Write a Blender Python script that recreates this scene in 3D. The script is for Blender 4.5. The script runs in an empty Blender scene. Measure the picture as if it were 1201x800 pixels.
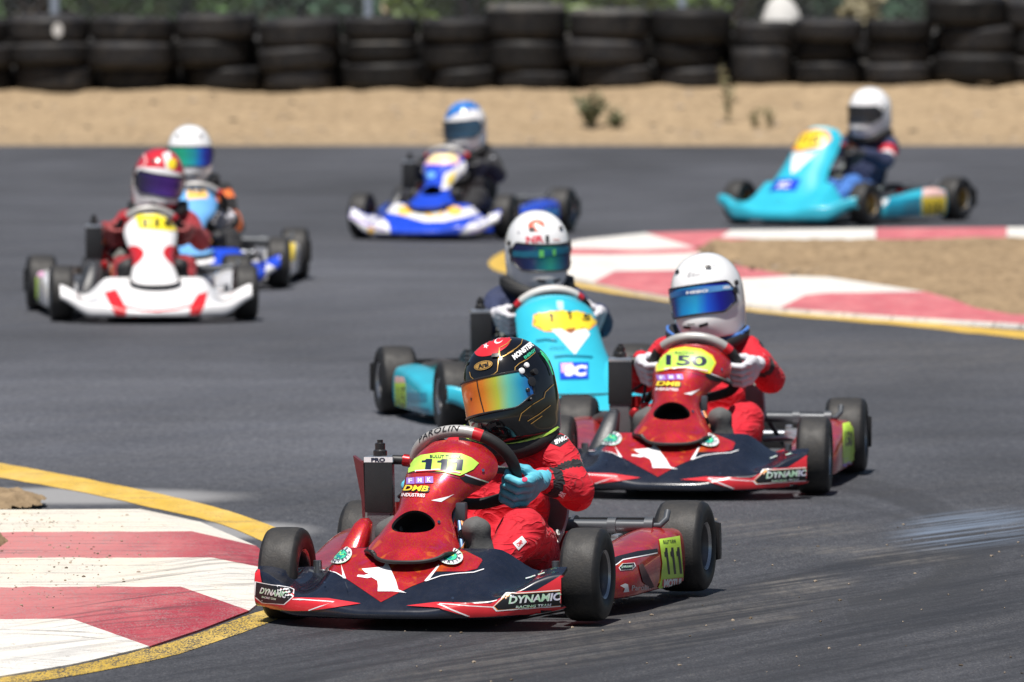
import bpy, bmesh, math, random
import numpy as np
from mathutils import Vector, Matrix, Euler
from mathutils.bvhtree import BVHTree
from mathutils.geometry import delaunay_2d_cdt

random.seed(7); RNG = np.random.default_rng(7)
S = bpy.context.scene
COL = S.collection
R = math.radians

# ------------------------------------------------------------------ camera
CAM_H = 1.98
FPX = 10200.0                      # focal length in photograph pixels (1201 wide)
PITCH = math.atan(540.0 / FPX)
cam_d = bpy.data.cameras.new('camera')
cam = bpy.data.objects.new('camera', cam_d); COL.objects.link(cam)
cam.location = (0, 0, CAM_H); cam.rotation_euler = (math.pi/2 - PITCH, 0, 0)
cam_d.sensor_width = 36.0; cam_d.lens = 36.0 * FPX / 1201.0
cam_d.clip_start = 0.5; cam_d.clip_end = 3000
cam_d.dof.use_dof = True; cam_d.dof.focus_distance = 23.4; cam_d.dof.aperture_fstop = 7.4
S.camera = cam

# ------------------------------------------------------------------ light
SUN = Vector((-0.10, -0.36, 0.93)).normalized()
el = math.asin(SUN.z); rot = math.atan2(SUN.x, SUN.y)
w = bpy.data.worlds.new('World'); S.world = w; w.use_nodes = True
nt = w.node_tree
sky = nt.nodes.new('ShaderNodeTexSky'); sky.sky_type = 'NISHITA'; sky.sun_disc = False
sky.sun_elevation = el; sky.sun_rotation = rot; sky.air_density = 1.0; sky.dust_density = 1.2
nt.nodes['Background'].inputs['Strength'].default_value = 0.05
nt.links.new(sky.outputs[0], nt.nodes['Background'].inputs['Color'])
sl = bpy.data.lights.new('sun', 'SUN'); sl.energy = 5.0; sl.angle = R(0.53); sl.color = (1.0, 0.955, 0.89)
so = bpy.data.objects.new('sun', sl); COL.objects.link(so); so.location = (0, 0, 30)
so.rotation_euler = SUN.to_track_quat('Z', 'Y').to_euler()
vs = S.view_settings; vs.view_transform = 'Standard'; vs.look = 'None'; vs.gamma = 1.0; vs.use_curve_mapping = False
vs.exposure = 0.30
S.render.engine = 'CYCLES'
try:
    S.cycles.use_denoising = True; S.cycles.denoiser = 'OPENIMAGEDENOISE'
    S.cycles.max_bounces = 8; S.cycles.sample_clamp_indirect = 6
except Exception: pass

# ------------------------------------------------------------------ photo pixel -> place on the ground (used once, at build time, to lay out the track)
def ray(px, py):
    a = (px - 600.5) / FPX; b = -(py - 400.0) / FPX
    return np.array([a, math.cos(PITCH) + b*math.sin(PITCH), -math.sin(PITCH) + b*math.cos(PITCH)])
def G(px, py, z=0.0):
    r = ray(px, py); t = (z - CAM_H) / r[2]
    return np.array([r[0]*t, r[1]*t, z])

# ------------------------------------------------------------------ materials
MATS = {}
def _new(name):
    m = bpy.data.materials.new(name); m.use_nodes = True
    n = m.node_tree.nodes; b = n['Principled BSDF']
    return m, m.node_tree, b
def N(nt, t, **kw):
    n = nt.nodes.new(t)
    for k, v in kw.items(): setattr(n, k, v)
    return n
def L(nt, a, b): nt.links.new(a, b)
def ramp(nt, src, stops, interp='LINEAR'):
    r = N(nt, 'ShaderNodeValToRGB'); r.color_ramp.interpolation = interp
    e = r.color_ramp.elements
    while len(e) < len(stops): e.new(0.5)
    for i, (p, c) in enumerate(stops):
        e[i].position = p; e[i].color = (c[0], c[1], c[2], 1) if hasattr(c, '__len__') else (c, c, c, 1)
    L(nt, src, r.inputs[0]); return r
def noise(nt, scale, detail=3, rough=0.55, vec=None, dist=0.0):
    n = N(nt, 'ShaderNodeTexNoise'); n.inputs['Scale'].default_value = scale; n.inputs['Detail'].default_value = detail
    n.inputs['Roughness'].default_value = rough; n.inputs['Distortion'].default_value = dist
    if vec is not None: L(nt, vec, n.inputs['Vector'])
    return n
def mixc(nt, fac, a, b, mode='MIX'):
    m = N(nt, 'ShaderNodeMix', data_type='RGBA', blend_type=mode)
    for s, v in ((m.inputs[0], fac), (m.inputs[6], a), (m.inputs[7], b)):
        if isinstance(v, (int, float)): s.default_value = v
        elif isinstance(v, tuple): s.default_value = (v[0], v[1], v[2], 1)
        else: L(nt, v, s)
    return m.outputs[2]
def mth(nt, op, a, b=None, clamp=False):
    m = N(nt, 'ShaderNodeMath', operation=op); m.use_clamp = clamp
    for s, v in ((m.inputs[0], a), (m.inputs[1], b)):
        if v is None: continue
        if isinstance(v, (int, float)): s.default_value = v
        else: L(nt, v, s)
    return m.outputs[0]
def bump(nt, b, h, strength, dist):
    n = N(nt, 'ShaderNodeBump'); n.inputs['Strength'].default_value = strength; n.inputs['Distance'].default_value = dist
    L(nt, h, n.inputs['Height']); L(nt, n.outputs[0], b.inputs['Normal']); return n

def M(name, col, rough=0.5, metal=0.0, coat=0.0, var=0.12, vscale=9.0, bmp=0.0, bscale=120.0, spec=0.5, dust=0.0, perobj=0.0):
    """plain surface with a little wear: colour and roughness vary, optional bump and dust"""
    if name in MATS: return MATS[name]
    m, nt, b = _new(name)
    tc = N(nt, 'ShaderNodeTexCoord'); o = tc.outputs['Object']
    n1 = noise(nt, vscale, 5, 0.6, o)
    dark = tuple(c*(1-var) for c in col); lite = tuple(min(1, c*(1+var)) for c in col)
    c = ramp(nt, n1.outputs[0], [(0.3, dark), (0.7, lite)]).outputs[0]
    if dust:
        n2 = noise(nt, vscale*2.7, 6, 0.7, o)
        f = ramp(nt, n2.outputs[0], [(0.45, 0), (0.8, dust)]).outputs[0]
        c = mixc(nt, f, c, (0.25, 0.21, 0.16))
    if perobj:      # no two of these are quite the same age
        oi = N(nt, 'ShaderNodeObjectInfo'); c = mixc(nt, 1.0, c, ramp(nt, oi.outputs['Random'], [(0, 1-perobj), (1, 1+perobj)]).outputs[0], 'MULTIPLY')
    L(nt, c, b.inputs['Base Color'])
    r = ramp(nt, n1.outputs[0], [(0.25, max(0.02, rough*0.8)), (0.75, min(1, rough*1.25))]).outputs[0]
    L(nt, r, b.inputs['Roughness'])
    b.inputs['Metallic'].default_value = metal; b.inputs['Coat Weight'].default_value = coat
    b.inputs['Coat Roughness'].default_value = 0.035; b.inputs['Specular IOR Level'].default_value = spec
    if bmp:
        n3 = noise(nt, bscale, 4, 0.6, o); bump(nt, b, n3.outputs[0], bmp, 0.003)
    MATS[name] = m; return m

def M_flake(name, col, metal=0.40):
    """metal-flake body sticker: tiny tilted flakes, with rainbow foil glints painted in, under a clear coat"""
    if name in MATS: return MATS[name]
    m, nt, b = _new(name)
    o = N(nt, 'ShaderNodeTexCoord').outputs['Object']
    v = N(nt, 'ShaderNodeTexVoronoi'); v.inputs['Scale'].default_value = 700; L(nt, o, v.inputs['Vector'])
    n = noise(nt, 14, 3, 0.5, o)
    c0 = ramp(nt, n.outputs[0], [(0.3, tuple(x*0.72 for x in col)), (0.7, tuple(min(1, x*1.2) for x in col))]).outputs[0]
    hs = N(nt, 'ShaderNodeHueSaturation'); hs.inputs['Saturation'].default_value = 1.0
    L(nt, c0, hs.inputs['Color'])
    sep = N(nt, 'ShaderNodeSeparateColor'); L(nt, v.outputs['Color'], sep.inputs[0])
    h = mth(nt, 'MULTIPLY_ADD', sep.outputs[0], 0.05); h.node.inputs[2].default_value = 0.475
    L(nt, h, hs.inputs['Hue'])
    nh = noise(nt, 21, 2, 0.5, o, 0.6)      # the foil's hot rainbow reflections, painted in as orange and magenta patches
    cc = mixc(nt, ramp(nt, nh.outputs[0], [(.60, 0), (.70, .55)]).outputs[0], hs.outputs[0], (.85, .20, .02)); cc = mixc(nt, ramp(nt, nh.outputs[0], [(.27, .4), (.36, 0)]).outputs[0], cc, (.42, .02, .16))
    L(nt, cc, b.inputs['Base Color'])
    nm = N(nt, 'ShaderNodeVectorMath', operation='SUBTRACT'); L(nt, v.outputs['Color'], nm.inputs[0]); nm.inputs[1].default_value = (.5, .5, .5)
    sc = N(nt, 'ShaderNodeVectorMath', operation='SCALE'); L(nt, nm.outputs[0], sc.inputs[0]); sc.inputs['Scale'].default_value = 0.05
    ge = N(nt, 'ShaderNodeNewGeometry')
    ad = N(nt, 'ShaderNodeVectorMath', operation='ADD'); L(nt, sc.outputs[0], ad.inputs[0]); L(nt, ge.outputs['Normal'], ad.inputs[1])
    no = N(nt, 'ShaderNodeVectorMath', operation='NORMALIZE'); L(nt, ad.outputs[0], no.inputs[0]); L(nt, no.outputs[0], b.inputs['Normal'])
    b.inputs['Metallic'].default_value = metal; b.inputs['Roughness'].default_value = 0.24
    b.inputs['Coat Weight'].default_value = 0.8; b.inputs['Coat Roughness'].default_value = 0.04
    MATS[name] = m; return m

def M_foil(name):
    """holographic foil lettering: colour shifts along the letters"""
    if name in MATS: return MATS[name]
    m, nt, b = _new(name)
    o = N(nt, 'ShaderNodeTexCoord').outputs['Object']
    n = noise(nt, 30, 2, 0.5, o)
    c = ramp(nt, n.outputs[0], [(0.25, (.9, .75, .8)), (0.42, (.85, .9, .95)), (0.52, (.5, .85, .55)), (0.62, (.85, .85, .9)), (0.75, (.6, .6, .95))]).outputs[0]
    L(nt, c, b.inputs['Base Color']); b.inputs['Metallic'].default_value = 0.3; b.inputs['Roughness'].default_value = 0.25
    MATS[name] = m; return m

def M_visor(name, stops, lo=-0.12, hi=0.12):
    """mirror-coated visor, the coating's colour changes from one side of the visor to the other"""
    if name in MATS: return MATS[name]
    m, nt, b = _new(name)
    o = N(nt, 'ShaderNodeTexCoord').outputs['Object']
    sp = N(nt, 'ShaderNodeSeparateXYZ'); L(nt, o, sp.inputs[0])
    mr = N(nt, 'ShaderNodeMapRange'); L(nt, sp.outputs[1], mr.inputs[0]); mr.inputs[1].default_value = lo; mr.inputs[2].default_value = hi
    n = noise(nt, 8, 2, 0.5, o)
    f = mth(nt, 'ADD', mr.outputs[0], mth(nt, 'MULTIPLY', mth(nt, 'SUBTRACT', n.outputs[0], 0.5), 0.10))
    c = ramp(nt, f, stops).outputs[0]
    L(nt, c, b.inputs['Base Color']); b.inputs['Metallic'].default_value = 0.25; b.inputs['Roughness'].default_value = 0.2
    b.inputs['Coat Weight'].default_value = 0.3; b.inputs['Coat Roughness'].default_value = 0.03
    MATS[name] = m; return m

def M_cloth(name, col, rough=0.8, wr=1.0):
    """race-suit cloth: fine weave and soft creases"""
    if name in MATS: return MATS[name]
    m, nt, b = _new(name)
    o = N(nt, 'ShaderNodeTexCoord').outputs['Object']
    n1 = noise(nt, 12, 4, 0.6, o)
    c = ramp(nt, n1.outputs[0], [(0.3, tuple(x*0.82 for x in col)), (0.7, tuple(min(1, x*1.12) for x in col))]).outputs[0]
    L(nt, c, b.inputs['Base Color']); b.inputs['Roughness'].default_value = rough
    b.inputs['Sheen Weight'].default_value = 0.08; b.inputs['Sheen Roughness'].default_value = 0.4
    mp = N(nt, 'ShaderNodeMapping'); L(nt, o, mp.inputs[0]); mp.inputs['Scale'].default_value = (1.0, 1.3, 2.6); mp.inputs['Rotation'].default_value = (0.5, 0.4, 0.2)
    n2 = noise(nt, 9, 2, 0.45, mp.outputs[0], dist=1.2)
    rid = mth(nt, 'POWER', mth(nt, 'SUBTRACT', 1.0, mth(nt, 'MULTIPLY', mth(nt, 'ABSOLUTE', mth(nt, 'SUBTRACT', n2.outputs[0], 0.5)), 2.0)), 7.0)
    n4 = noise(nt, 26, 3, 0.5, mp.outputs[0], dist=0.8)
    n3 = noise(nt, 900, 1, 0.5, o)
    h = mth(nt, 'ADD', mth(nt, 'MULTIPLY_ADD', rid, 0.55*wr), mth(nt, 'MULTIPLY', n4.outputs[0], 0.30*wr))
    h.node.inputs[0].links[0].from_node.inputs[2].default_value = 0.0
    bump(nt, b, h, 0.75, 0.010)
    MATS[name] = m; return m

# ------------------------------------------------------------------ objects
def link(o, parent=None):
    COL.objects.link(o)
    if parent is not None: o.parent = parent
    return o
def tag(o, label=None, cat=None, group=None, kind=None):
    if label: o['label'] = label
    if cat: o['category'] = cat
    if group: o['group'] = group
    if kind: o['kind'] = kind
    return o
def empty(name, loc=(0, 0, 0), rz=0.0, parent=None):
    o = bpy.data.objects.new(name, None); o.empty_display_size = 0.2
    o.location = loc; o.rotation_euler = (0, 0, rz); return link(o, parent)

class MB:
    """collects geometry for ONE mesh"""
    def __init__(s): s.v = []; s.f = []; s.m = []
    def add(s, verts, faces, m=0):
        k = len(s.v); s.v.extend([tuple(map(float, p)) for p in verts])
        s.f.extend([tuple(i + k for i in f) for f in faces])
        s.m.extend(m if hasattr(m, '__len__') else [m]*len(faces))
        return s
    def box(s, c, d, m=0, rot=None, bev=0.0):
        x, y, z = (d[0]/2, d[1]/2, d[2]/2)
        bm = bmesh.new(); bmesh.ops.create_cube(bm, size=1.0)
        bmesh.ops.scale(bm, vec=d, verts=bm.verts)
        if bev: bmesh.ops.bevel(bm, geom=list(bm.edges), offset=bev, segments=2, affect='EDGES', profile=0.6)
        mt = Matrix.Translation(c)
        if rot is not None: mt = mt @ (rot.to_4x4() if isinstance(rot, Matrix) else Euler(rot).to_matrix().to_4x4())
        bm.transform(mt); bm.verts.index_update()
        s.add([v.co[:] for v in bm.verts], [[v.index for v in f.verts] for f in bm.faces], m); bm.free(); return s
    def tube(s, pts, r, m=0, n=10, closed=False, caps=True):
        pts = [Vector(p) for p in pts]; rs = r if hasattr(r, '__len__') else [r]*len(pts)
        V = []; F = []; prev = None; K = len(pts)
        for i, p in enumerate(pts):
            if closed: t = pts[(i+1) % K] - pts[i-1]
            else: t = pts[min(i+1, K-1)] - pts[max(i-1, 0)]
            t.normalize()
            if prev is None:
                a = Vector((0, 0, 1)) if abs(t.z) < 0.9 else Vector((1, 0, 0)); nrm = (a - t*a.dot(t)).normalized()
            else: nrm = (prev - t*prev.dot(t)).normalized()
            prev = nrm; bn = t.cross(nrm)
            for k in range(n):
                an = 2*math.pi*k/n; V.append(p + (nrm*math.cos(an) + bn*math.sin(an))*rs[i])
        for i in range(K if closed else K-1):
            j = (i+1) % K
            for k in range(n): F.append((i*n+k, i*n+(k+1) % n, j*n+(k+1) % n, j*n+k))
        if caps and not closed: F.append(tuple(range(n))[::-1]); F.append(tuple((K-1)*n+k for k in range(n)))
        s.add(V, F, m); return s
    def lathe(s, prof, axis='y', c=(0, 0, 0), n=36, m=0, close=False):
        """prof: (along axis, radius)"""
        V = []; F = []; K = len(prof); mm = []
        for (a, r) in prof:
            for k in range(n):
                an = 2*math.pi*k/n; p, q = r*math.cos(an), r*math.sin(an)
                V.append({'y': (c[0]+p, c[1]+a, c[2]+q), 'z': (c[0]+p, c[1]+q, c[2]+a), 'x': (c[0]+a, c[1]+p, c[2]+q)}[axis])
        flip = axis == 'y'
        for i in range(K if close else K-1):
            j = (i+1) % K
            for k in range(n):
                f = (i*n+k, i*n+(k+1) % n, j*n+(k+1) % n, j*n+k); F.append(f[::-1] if flip else f)
                mm.append(m[i] if hasattr(m, '__len__') else m)
        s.add(V, F, mm); return s
    def loft(s, secs, m=0, caps=True):
        n = len(secs[0]); V = [p for q in secs for p in q]; F = []
        for i in range(len(secs)-1):
            for k in range(n): F.append((i*n+k, i*n+(k+1) % n, (i+1)*n+(k+1) % n, (i+1)*n+k))
        if caps: F.append(tuple(range(n))[::-1]); F.append(tuple((len(secs)-1)*n+k for k in range(n)))
        s.add(V, F, m); return s
    def mesh(s, name, mats, smooth=True, angle=38):
        me = bpy.data.meshes.new(name); me.from_pydata(s.v, [], s.f)
        for mt in (mats if isinstance(mats, (list, tuple)) else [mats]): me.materials.append(mt)
        me.polygons.foreach_set('material_index', s.m)
        bm = bmesh.new(); bm.from_mesh(me); bmesh.ops.recalc_face_normals(bm, faces=bm.faces)
        if smooth:
            for f in bm.faces: f.smooth = True
            for e in bm.edges:
                if len(e.link_faces) == 2 and e.calc_face_angle(0) > R(angle): e.smooth = False
        bm.to_mesh(me); bm.free(); me.update(); return me
    def build(s, name, mats, parent=None, smooth=True, angle=38):
        return link(bpy.data.objects.new(name, s.mesh(name, mats, smooth, angle)), parent)

def obj(name, me, parent=None): return link(bpy.data.objects.new(name, me), parent)

def sm(x, a, b):
    t = np.clip((x-a)/(b-a), 0, 1); return t*t*(3-2*t)
def lerp(a, b, t): return a + (b-a)*t
def crom(keys, t):
    """Catmull-Rom through keys [(t, values...)], vectorised in t"""
    k = np.array(keys, float); T = k[:, 0]; Vv = k[:, 1:]
    t = np.clip(np.asarray(t, float), T[0], T[-1]); i = np.clip(np.searchsorted(T, t, 'right')-1, 0, len(T)-2)
    g = np.gradient(Vv, T, axis=0); h = (T[i+1]-T[i]); u = ((t-T[i])/h)[..., None]; h = h[..., None]
    return ((2*u**3-3*u**2+1)*Vv[i] + (u**3-2*u**2+u)*h*g[i] + (-2*u**3+3*u**2)*Vv[i+1] + (u**3-u**2)*h*g[i+1])
def bspl(P, v):
    """clamped quadratic B-spline; P list of (...,2) control arrays, v in 0..1"""
    n = len(P); ns = n-2; x = np.clip(v, 0, 1-1e-9)*ns; i = np.floor(x).astype(int); t = x-i
    P = np.stack(P, 0)
    kn = np.concatenate([[0, 0], np.arange(ns+1), [ns, ns]]).astype(float)
    out = 0
    def Nb(j, d, x):
        if d == 0: return ((x >= kn[j]) & (x < kn[j+1])).astype(float)
        a = 0; 
        if kn[j+d] > kn[j]: a = a + (x-kn[j])/(kn[j+d]-kn[j])*Nb(j, d-1, x)
        if kn[j+d+1] > kn[j+1]: a = a + (kn[j+d+1]-x)/(kn[j+d+1]-kn[j+1])*Nb(j+1, d-1, x)
        return a
    for j in range(n): out = out + Nb(j, 2, x)[..., None]*P[j]
    return out

# ------------------------------------------------------------------ lettering and stickers laid on a curved panel
_TXT = {}
def text_tris(txt, bold=0.0, shear=0.0, space=1.0):
    key = (txt, bold, shear, space)
    if key in _TXT: return _TXT[key]
    cu = bpy.data.curves.new('lettering', 'FONT'); cu.body = txt; cu.size = 1.0; cu.align_x = 'CENTER'; cu.align_y = 'CENTER'
    cu.offset = bold; cu.shear = shear; cu.resolution_u = 3; cu.space_character = space; cu.fill_mode = 'FRONT'
    o = bpy.data.objects.new('lettering', cu); COL.objects.link(o); bpy.context.view_layer.update()
    me = o.evaluated_get(bpy.context.evaluated_depsgraph_get()).to_mesh()
    bm = bmesh.new(); bm.from_mesh(me); bmesh.ops.triangulate(bm, faces=bm.faces)
    for _ in range(5):
        es = [e for e in bm.edges if e.calc_length() > 0.14]
        if not es: break
        bmesh.ops.subdivide_edges(bm, edges=es, cuts=1); bmesh.ops.triangulate(bm, faces=bm.faces)
    bm.verts.index_update()
    V = np.array([v.co[:2] for v in bm.verts]); F = [[v.index for v in f.verts] for f in bm.faces]
    if len(V):
        lo = V.min(0); hi = V.max(0); V = (V-(lo+hi)/2)/(hi[1]-lo[1])
    bm.free(); bpy.data.objects.remove(o); bpy.data.curves.remove(cu)
    _TXT[key] = (V, F); return V, F
def poly_tris(P, step):
    P = [np.array(p, float) for p in P]; B = []
    for i, a in enumerate(P):
        b = P[(i+1) % len(P)]; n = max(1, int(np.linalg.norm(b-a)/step))
        for k in range(n): B.append(a+(b-a)*k/n)
    B = np.array(B); lo = B.min(0); hi = B.max(0); ins = []
    xs = np.arange(lo[0]+step/2, hi[0], step); ys = np.arange(lo[1]+step/2, hi[1], step)
    A = B; C = np.roll(B, -1, 0)
    for x in xs:
        for y in ys:
            c = ((A[:, 1] > y) != (C[:, 1] > y)); 
            with np.errstate(divide='ignore', invalid='ignore'):
                xi = A[:, 0] + (y-A[:, 1])*(C[:, 0]-A[:, 0])/(C[:, 1]-A[:, 1])
            if (c & (x < xi)).sum() % 2:
                d = np.min(np.hypot(B[:, 0]-x, B[:, 1]-y))
                if d > step*0.35: ins.append((x, y))
    n = len(B); pts = [Vector(p) for p in B] + [Vector(p) for p in ins]
    v, e, f, *_ = delaunay_2d_cdt(pts, [], [list(range(n))], 1, 1e-7)
    return np.array([p[:] for p in v]), [list(q) for q in f]
def ellipse(cx, cy, a, b, n=28, rot=0):
    return [(cx+a*math.cos(t)*math.cos(rot)-b*math.sin(t)*math.sin(rot), cy+a*math.cos(t)*math.sin(rot)+b*math.sin(t)*math.cos(rot)) for t in np.linspace(0, 2*math.pi, n, endpoint=False)]
def stroke(pts, wd):
    """polyline -> ribbon polygon"""
    P = np.array(pts, float); out = []; back = []
    for i in range(len(P)):
        t = P[min(i+1, len(P)-1)]-P[max(i-1, 0)]; t = t/np.linalg.norm(t); n = np.array([-t[1], t[0]])*wd/2
        out.append(P[i]+n); back.append(P[i]-n)
    return out + back[::-1]

class Surf:
    """parametric panel f(u,v)->xyz ; sgn makes the normal point outwards"""
    def __init__(s, f, sgn=1): s.f = f; s.sgn = sgn
    def P(s, u, v, off=0.0):
        u = np.asarray(u, float); v = np.asarray(v, float); p = s.f(u, v)
        if np.any(off):
            h = 1e-3; nrm = np.cross(s.f(u+h, v)-s.f(u-h, v), s.f(u, v+h)-s.f(u, v-h))
            nrm /= np.linalg.norm(nrm, axis=-1, keepdims=True)+1e-12; p = p + nrm*np.asarray(off)[..., None]*s.sgn
        return p
    def grid(s, mb, us, vs, m=0, off=0.0, mask=None):
        U, Vv = np.meshgrid(us, vs, indexing='ij'); p = s.P(U, Vv, off).reshape(-1, 3); nv = len(vs); F = []
        for i in range(len(us)-1):
            for j in range(nv-1):
                if mask is None or mask((us[i]+us[i+1])/2, (vs[j]+vs[j+1])/2): F.append((i*nv+j, (i+1)*nv+j, (i+1)*nv+j+1, i*nv+j+1))
        mb.add(p, F, m); return mb
    def shell(s, mb, us, vs, th, m=0, mi=None, mask=None, edge=None):
        """both faces of a panel th thick, closed round its edge"""
        U, Vv = np.meshgrid(us, vs, indexing='ij'); nu, nv = len(us), len(vs)
        a = s.P(U, Vv).reshape(-1, 3); b = s.P(U, Vv, -th).reshape(-1, 3); K = nu*nv; F = []; cnt = {}
        for i in range(nu-1):
            for j in range(nv-1):
                if mask is None or mask((us[i]+us[i+1])/2, (vs[j]+vs[j+1])/2):
                    q = (i*nv+j, (i+1)*nv+j, (i+1)*nv+j+1, i*nv+j+1); F.append(q)
                    for k in range(4): cnt[(q[k], q[(k+1) % 4])] = 1
        nf = len(F); I = [tuple(x+K for x in q[::-1]) for q in F]
        E = [(b_, a_, a_+K, b_+K) for (a_, b_) in cnt if (b_, a_) not in cnt]
        me_ = m if edge is None else edge
        mb.add(np.vstack([a, b]), F+I+E, [m]*nf+[m if mi is None else mi]*nf+[me_]*len(E)); return mb
    def scale(s, u, v):
        h = 1e-3; return (np.linalg.norm(s.f(np.array(u+h), np.array(v))-s.f(np.array(u-h), np.array(v)))/(2*h),
                          np.linalg.norm(s.f(np.array(u), np.array(v+h))-s.f(np.array(u), np.array(v-h)))/(2*h))
    def poly(s, mb, P, m=0, off=0.001, step=0.03):
        V, F = poly_tris(P, step); mb.add(s.P(V[:, 0], V[:, 1], off), F, m); return mb
    def mpoly(s, mb, c, P, m=0, off=0.001, rot=0.0, fu=1, step=0.012):
        """polygon in metres round the panel point c (fu=-1 when u grows to the left of the reader)"""
        su, sv = s.scale(*c); V, F = poly_tris(P, step)
        x = V[:, 0]*math.cos(rot)-V[:, 1]*math.sin(rot); y = V[:, 0]*math.sin(rot)+V[:, 1]*math.cos(rot)
        mb.add(s.P(c[0]+fu*x/su, c[1]+y/sv, off), F, m); return mb
    def text(s, mb, c, txt, h, m=0, off=0.002, rot=0.0, fu=1, bold=0.02, shear=0.0, wide=1.0, space=1.0, arch=0.0):
        su, sv = s.scale(*c); V, F = text_tris(txt, bold, shear, space); x0 = V[:, 0]*h*wide; y0 = V[:, 1]*h - arch*(V[:, 0]*h*wide)**2
        x = x0*math.cos(rot)-y0*math.sin(rot); y = x0*math.sin(rot)+y0*math.cos(rot)
        mb.add(s.P(c[0]+fu*x/su, c[1]+y/sv, off), F, m); return mb
    def ring_text(s, mb, c, txt, rad, h, m=0, off=0.002, fu=1, a0=90, span=300):
        for i, ch in enumerate(txt):
            if ch == ' ': continue
            a = R(a0 - span*(i/(len(txt)-1)-0.5)) if len(txt) > 1 else R(a0)
            su, sv = s.scale(*c); V, F = text_tris(ch, 0.02); th = a - math.pi/2
            x = V[:, 0]*h*math.cos(th)-V[:, 1]*h*math.sin(th)+rad*math.cos(a); y = V[:, 0]*h*math.sin(th)+V[:, 1]*h*math.cos(th)+rad*math.sin(a)
            mb.add(s.P(c[0]+fu*x/su, c[1]+y/sv, off), F, m)
        return mb

def project_tris(mb, V, F, o, e1, e2, d, bvh, m=0, off=0.002):
    """lay flat triangles on a mesh along direction d"""
    o, e1, e2, d = Vector(o), Vector(e1).normalized(), Vector(e2).normalized(), Vector(d).normalized(); P = []; ok = []
    for (x, y) in V:
        h = bvh.ray_cast(o + e1*x + e2*y - d*0.5, d)
        if h[0] is None: P.append((0, 0, 0)); ok.append(False)
        else: P.append((h[0]-d*off)[:]); ok.append(True)
    F = [f for f in F if all(ok[i] for i in f) and max((Vector(P[f[i]])-Vector(P[f[i-1]])).length for i in range(len(f))) < 0.05]
    mb.add(P, F, m)

# ------------------------------------------------------------------ smooth bodies from blended capsules (one continuous skin)
def smin(a, b, k):
    h = np.clip(0.5+0.5*(b-a)/k, 0, 1); return b*(1-h)+a*h - k*h*(1-h)
def capsule(p, a, b, r1, r2):
    a = np.array(a, float); b = np.array(b, float); ba = b-a; pa = p-a
    h = np.clip((pa@ba)/(ba@ba+1e-12), 0, 1); return np.linalg.norm(pa-h[..., None]*ba, axis=-1)-(r1+(r2-r1)*h)
def sdf_body(prims, res, extra=None):
    """prims: (a, b, r1, r2, blend, tag)"""
    A = np.array([p for q in prims for p in (q[0], q[1])], float); rm = max(max(q[2], q[3]) for q in prims)+3*res
    lo = A.min(0)-rm; hi = A.max(0)+rm; n = np.ceil((hi-lo)/res).astype(int)+1
    ax = [lo[i]+np.arange(n[i])*res for i in range(3)]; X = np.stack(np.meshgrid(*ax, indexing='ij'), -1)
    def field(p):
        d = None
        for (a, b, r1, r2, k, t) in prims:
            c = capsule(p, a, b, r1, r2); d = c if d is None else smin(d, c, k)
        return d + (extra(p) if extra else 0)
    D = field(X); sg = D < 0
    cn = [k-1 for k in n]; sumP = np.zeros(tuple(cn)+(3,)); cnt = np.zeros(cn)
    off = [(i, j, k) for i in (0, 1) for j in (0, 1) for k in (0, 1)]
    sl_ = lambda o: tuple(slice(o[i], o[i]+cn[i]) for i in range(3))
    for a in off:
        for d in range(3):
            if a[d]: continue
            b = list(a); b[d] = 1; da = D[sl_(a)]; db = D[sl_(b)]; cr = (da < 0) != (db < 0)
            t = np.where(cr, da/(da-db+1e-20), 0); pa = X[sl_(a)].copy(); pa[..., d] += t*res
            sumP += pa*cr[..., None]; cnt += cr
    act = cnt > 0; idx = -np.ones(cn, int); idx[act] = np.arange(act.sum()); V = sumP[act]/cnt[act][:, None]; F = []
    for d in range(3):
        u, v = (d+1) % 3, (d+2) % 3
        s0 = [slice(1, -1)]*3; s0[d] = slice(0, -1); s1 = list(s0); s1[d] = slice(1, None)
        A_ = sg[tuple(s0)]; B_ = sg[tuple(s1)]; loc = np.argwhere(A_ != B_)
        for q in loc:
            c = q.copy(); c[u] += 1; c[v] += 1; e = []
            for (du, dv) in ((-1, -1), (0, -1), (0, 0), (-1, 0)):
                g = c.copy(); g[u] += du; g[v] += dv; e.append(idx[tuple(g)])
            if min(e) < 0: continue
            F.append(tuple(e) if A_[tuple(q)] else tuple(e[::-1]))
    FC = np.array([V[list(f)].mean(0) for f in F])
    best = np.full(len(F), 1e9); tg = np.zeros(len(F), int)
    for (a, b, r1, r2, k, t) in prims:
        c = capsule(FC, a, b, r1, r2); w_ = c < best; best[w_] = c[w_]; tg[w_] = t
    return V, F, tg, FC
# ================================================================== THE SETTING
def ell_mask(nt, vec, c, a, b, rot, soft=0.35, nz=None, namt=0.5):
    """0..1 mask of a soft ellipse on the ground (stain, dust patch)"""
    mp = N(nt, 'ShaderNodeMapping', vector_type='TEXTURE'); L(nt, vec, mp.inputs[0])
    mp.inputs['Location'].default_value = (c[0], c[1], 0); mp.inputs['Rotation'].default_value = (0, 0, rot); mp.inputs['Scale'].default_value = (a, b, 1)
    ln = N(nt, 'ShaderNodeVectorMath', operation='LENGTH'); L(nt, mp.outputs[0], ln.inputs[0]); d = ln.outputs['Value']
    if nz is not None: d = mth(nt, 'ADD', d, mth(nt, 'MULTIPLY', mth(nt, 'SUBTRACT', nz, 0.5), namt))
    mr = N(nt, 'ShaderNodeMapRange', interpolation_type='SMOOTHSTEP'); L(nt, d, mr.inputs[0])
    mr.inputs[1].default_value = 1.0+soft; mr.inputs[2].default_value = 1.0-soft; return mr.outputs[0]

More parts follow.
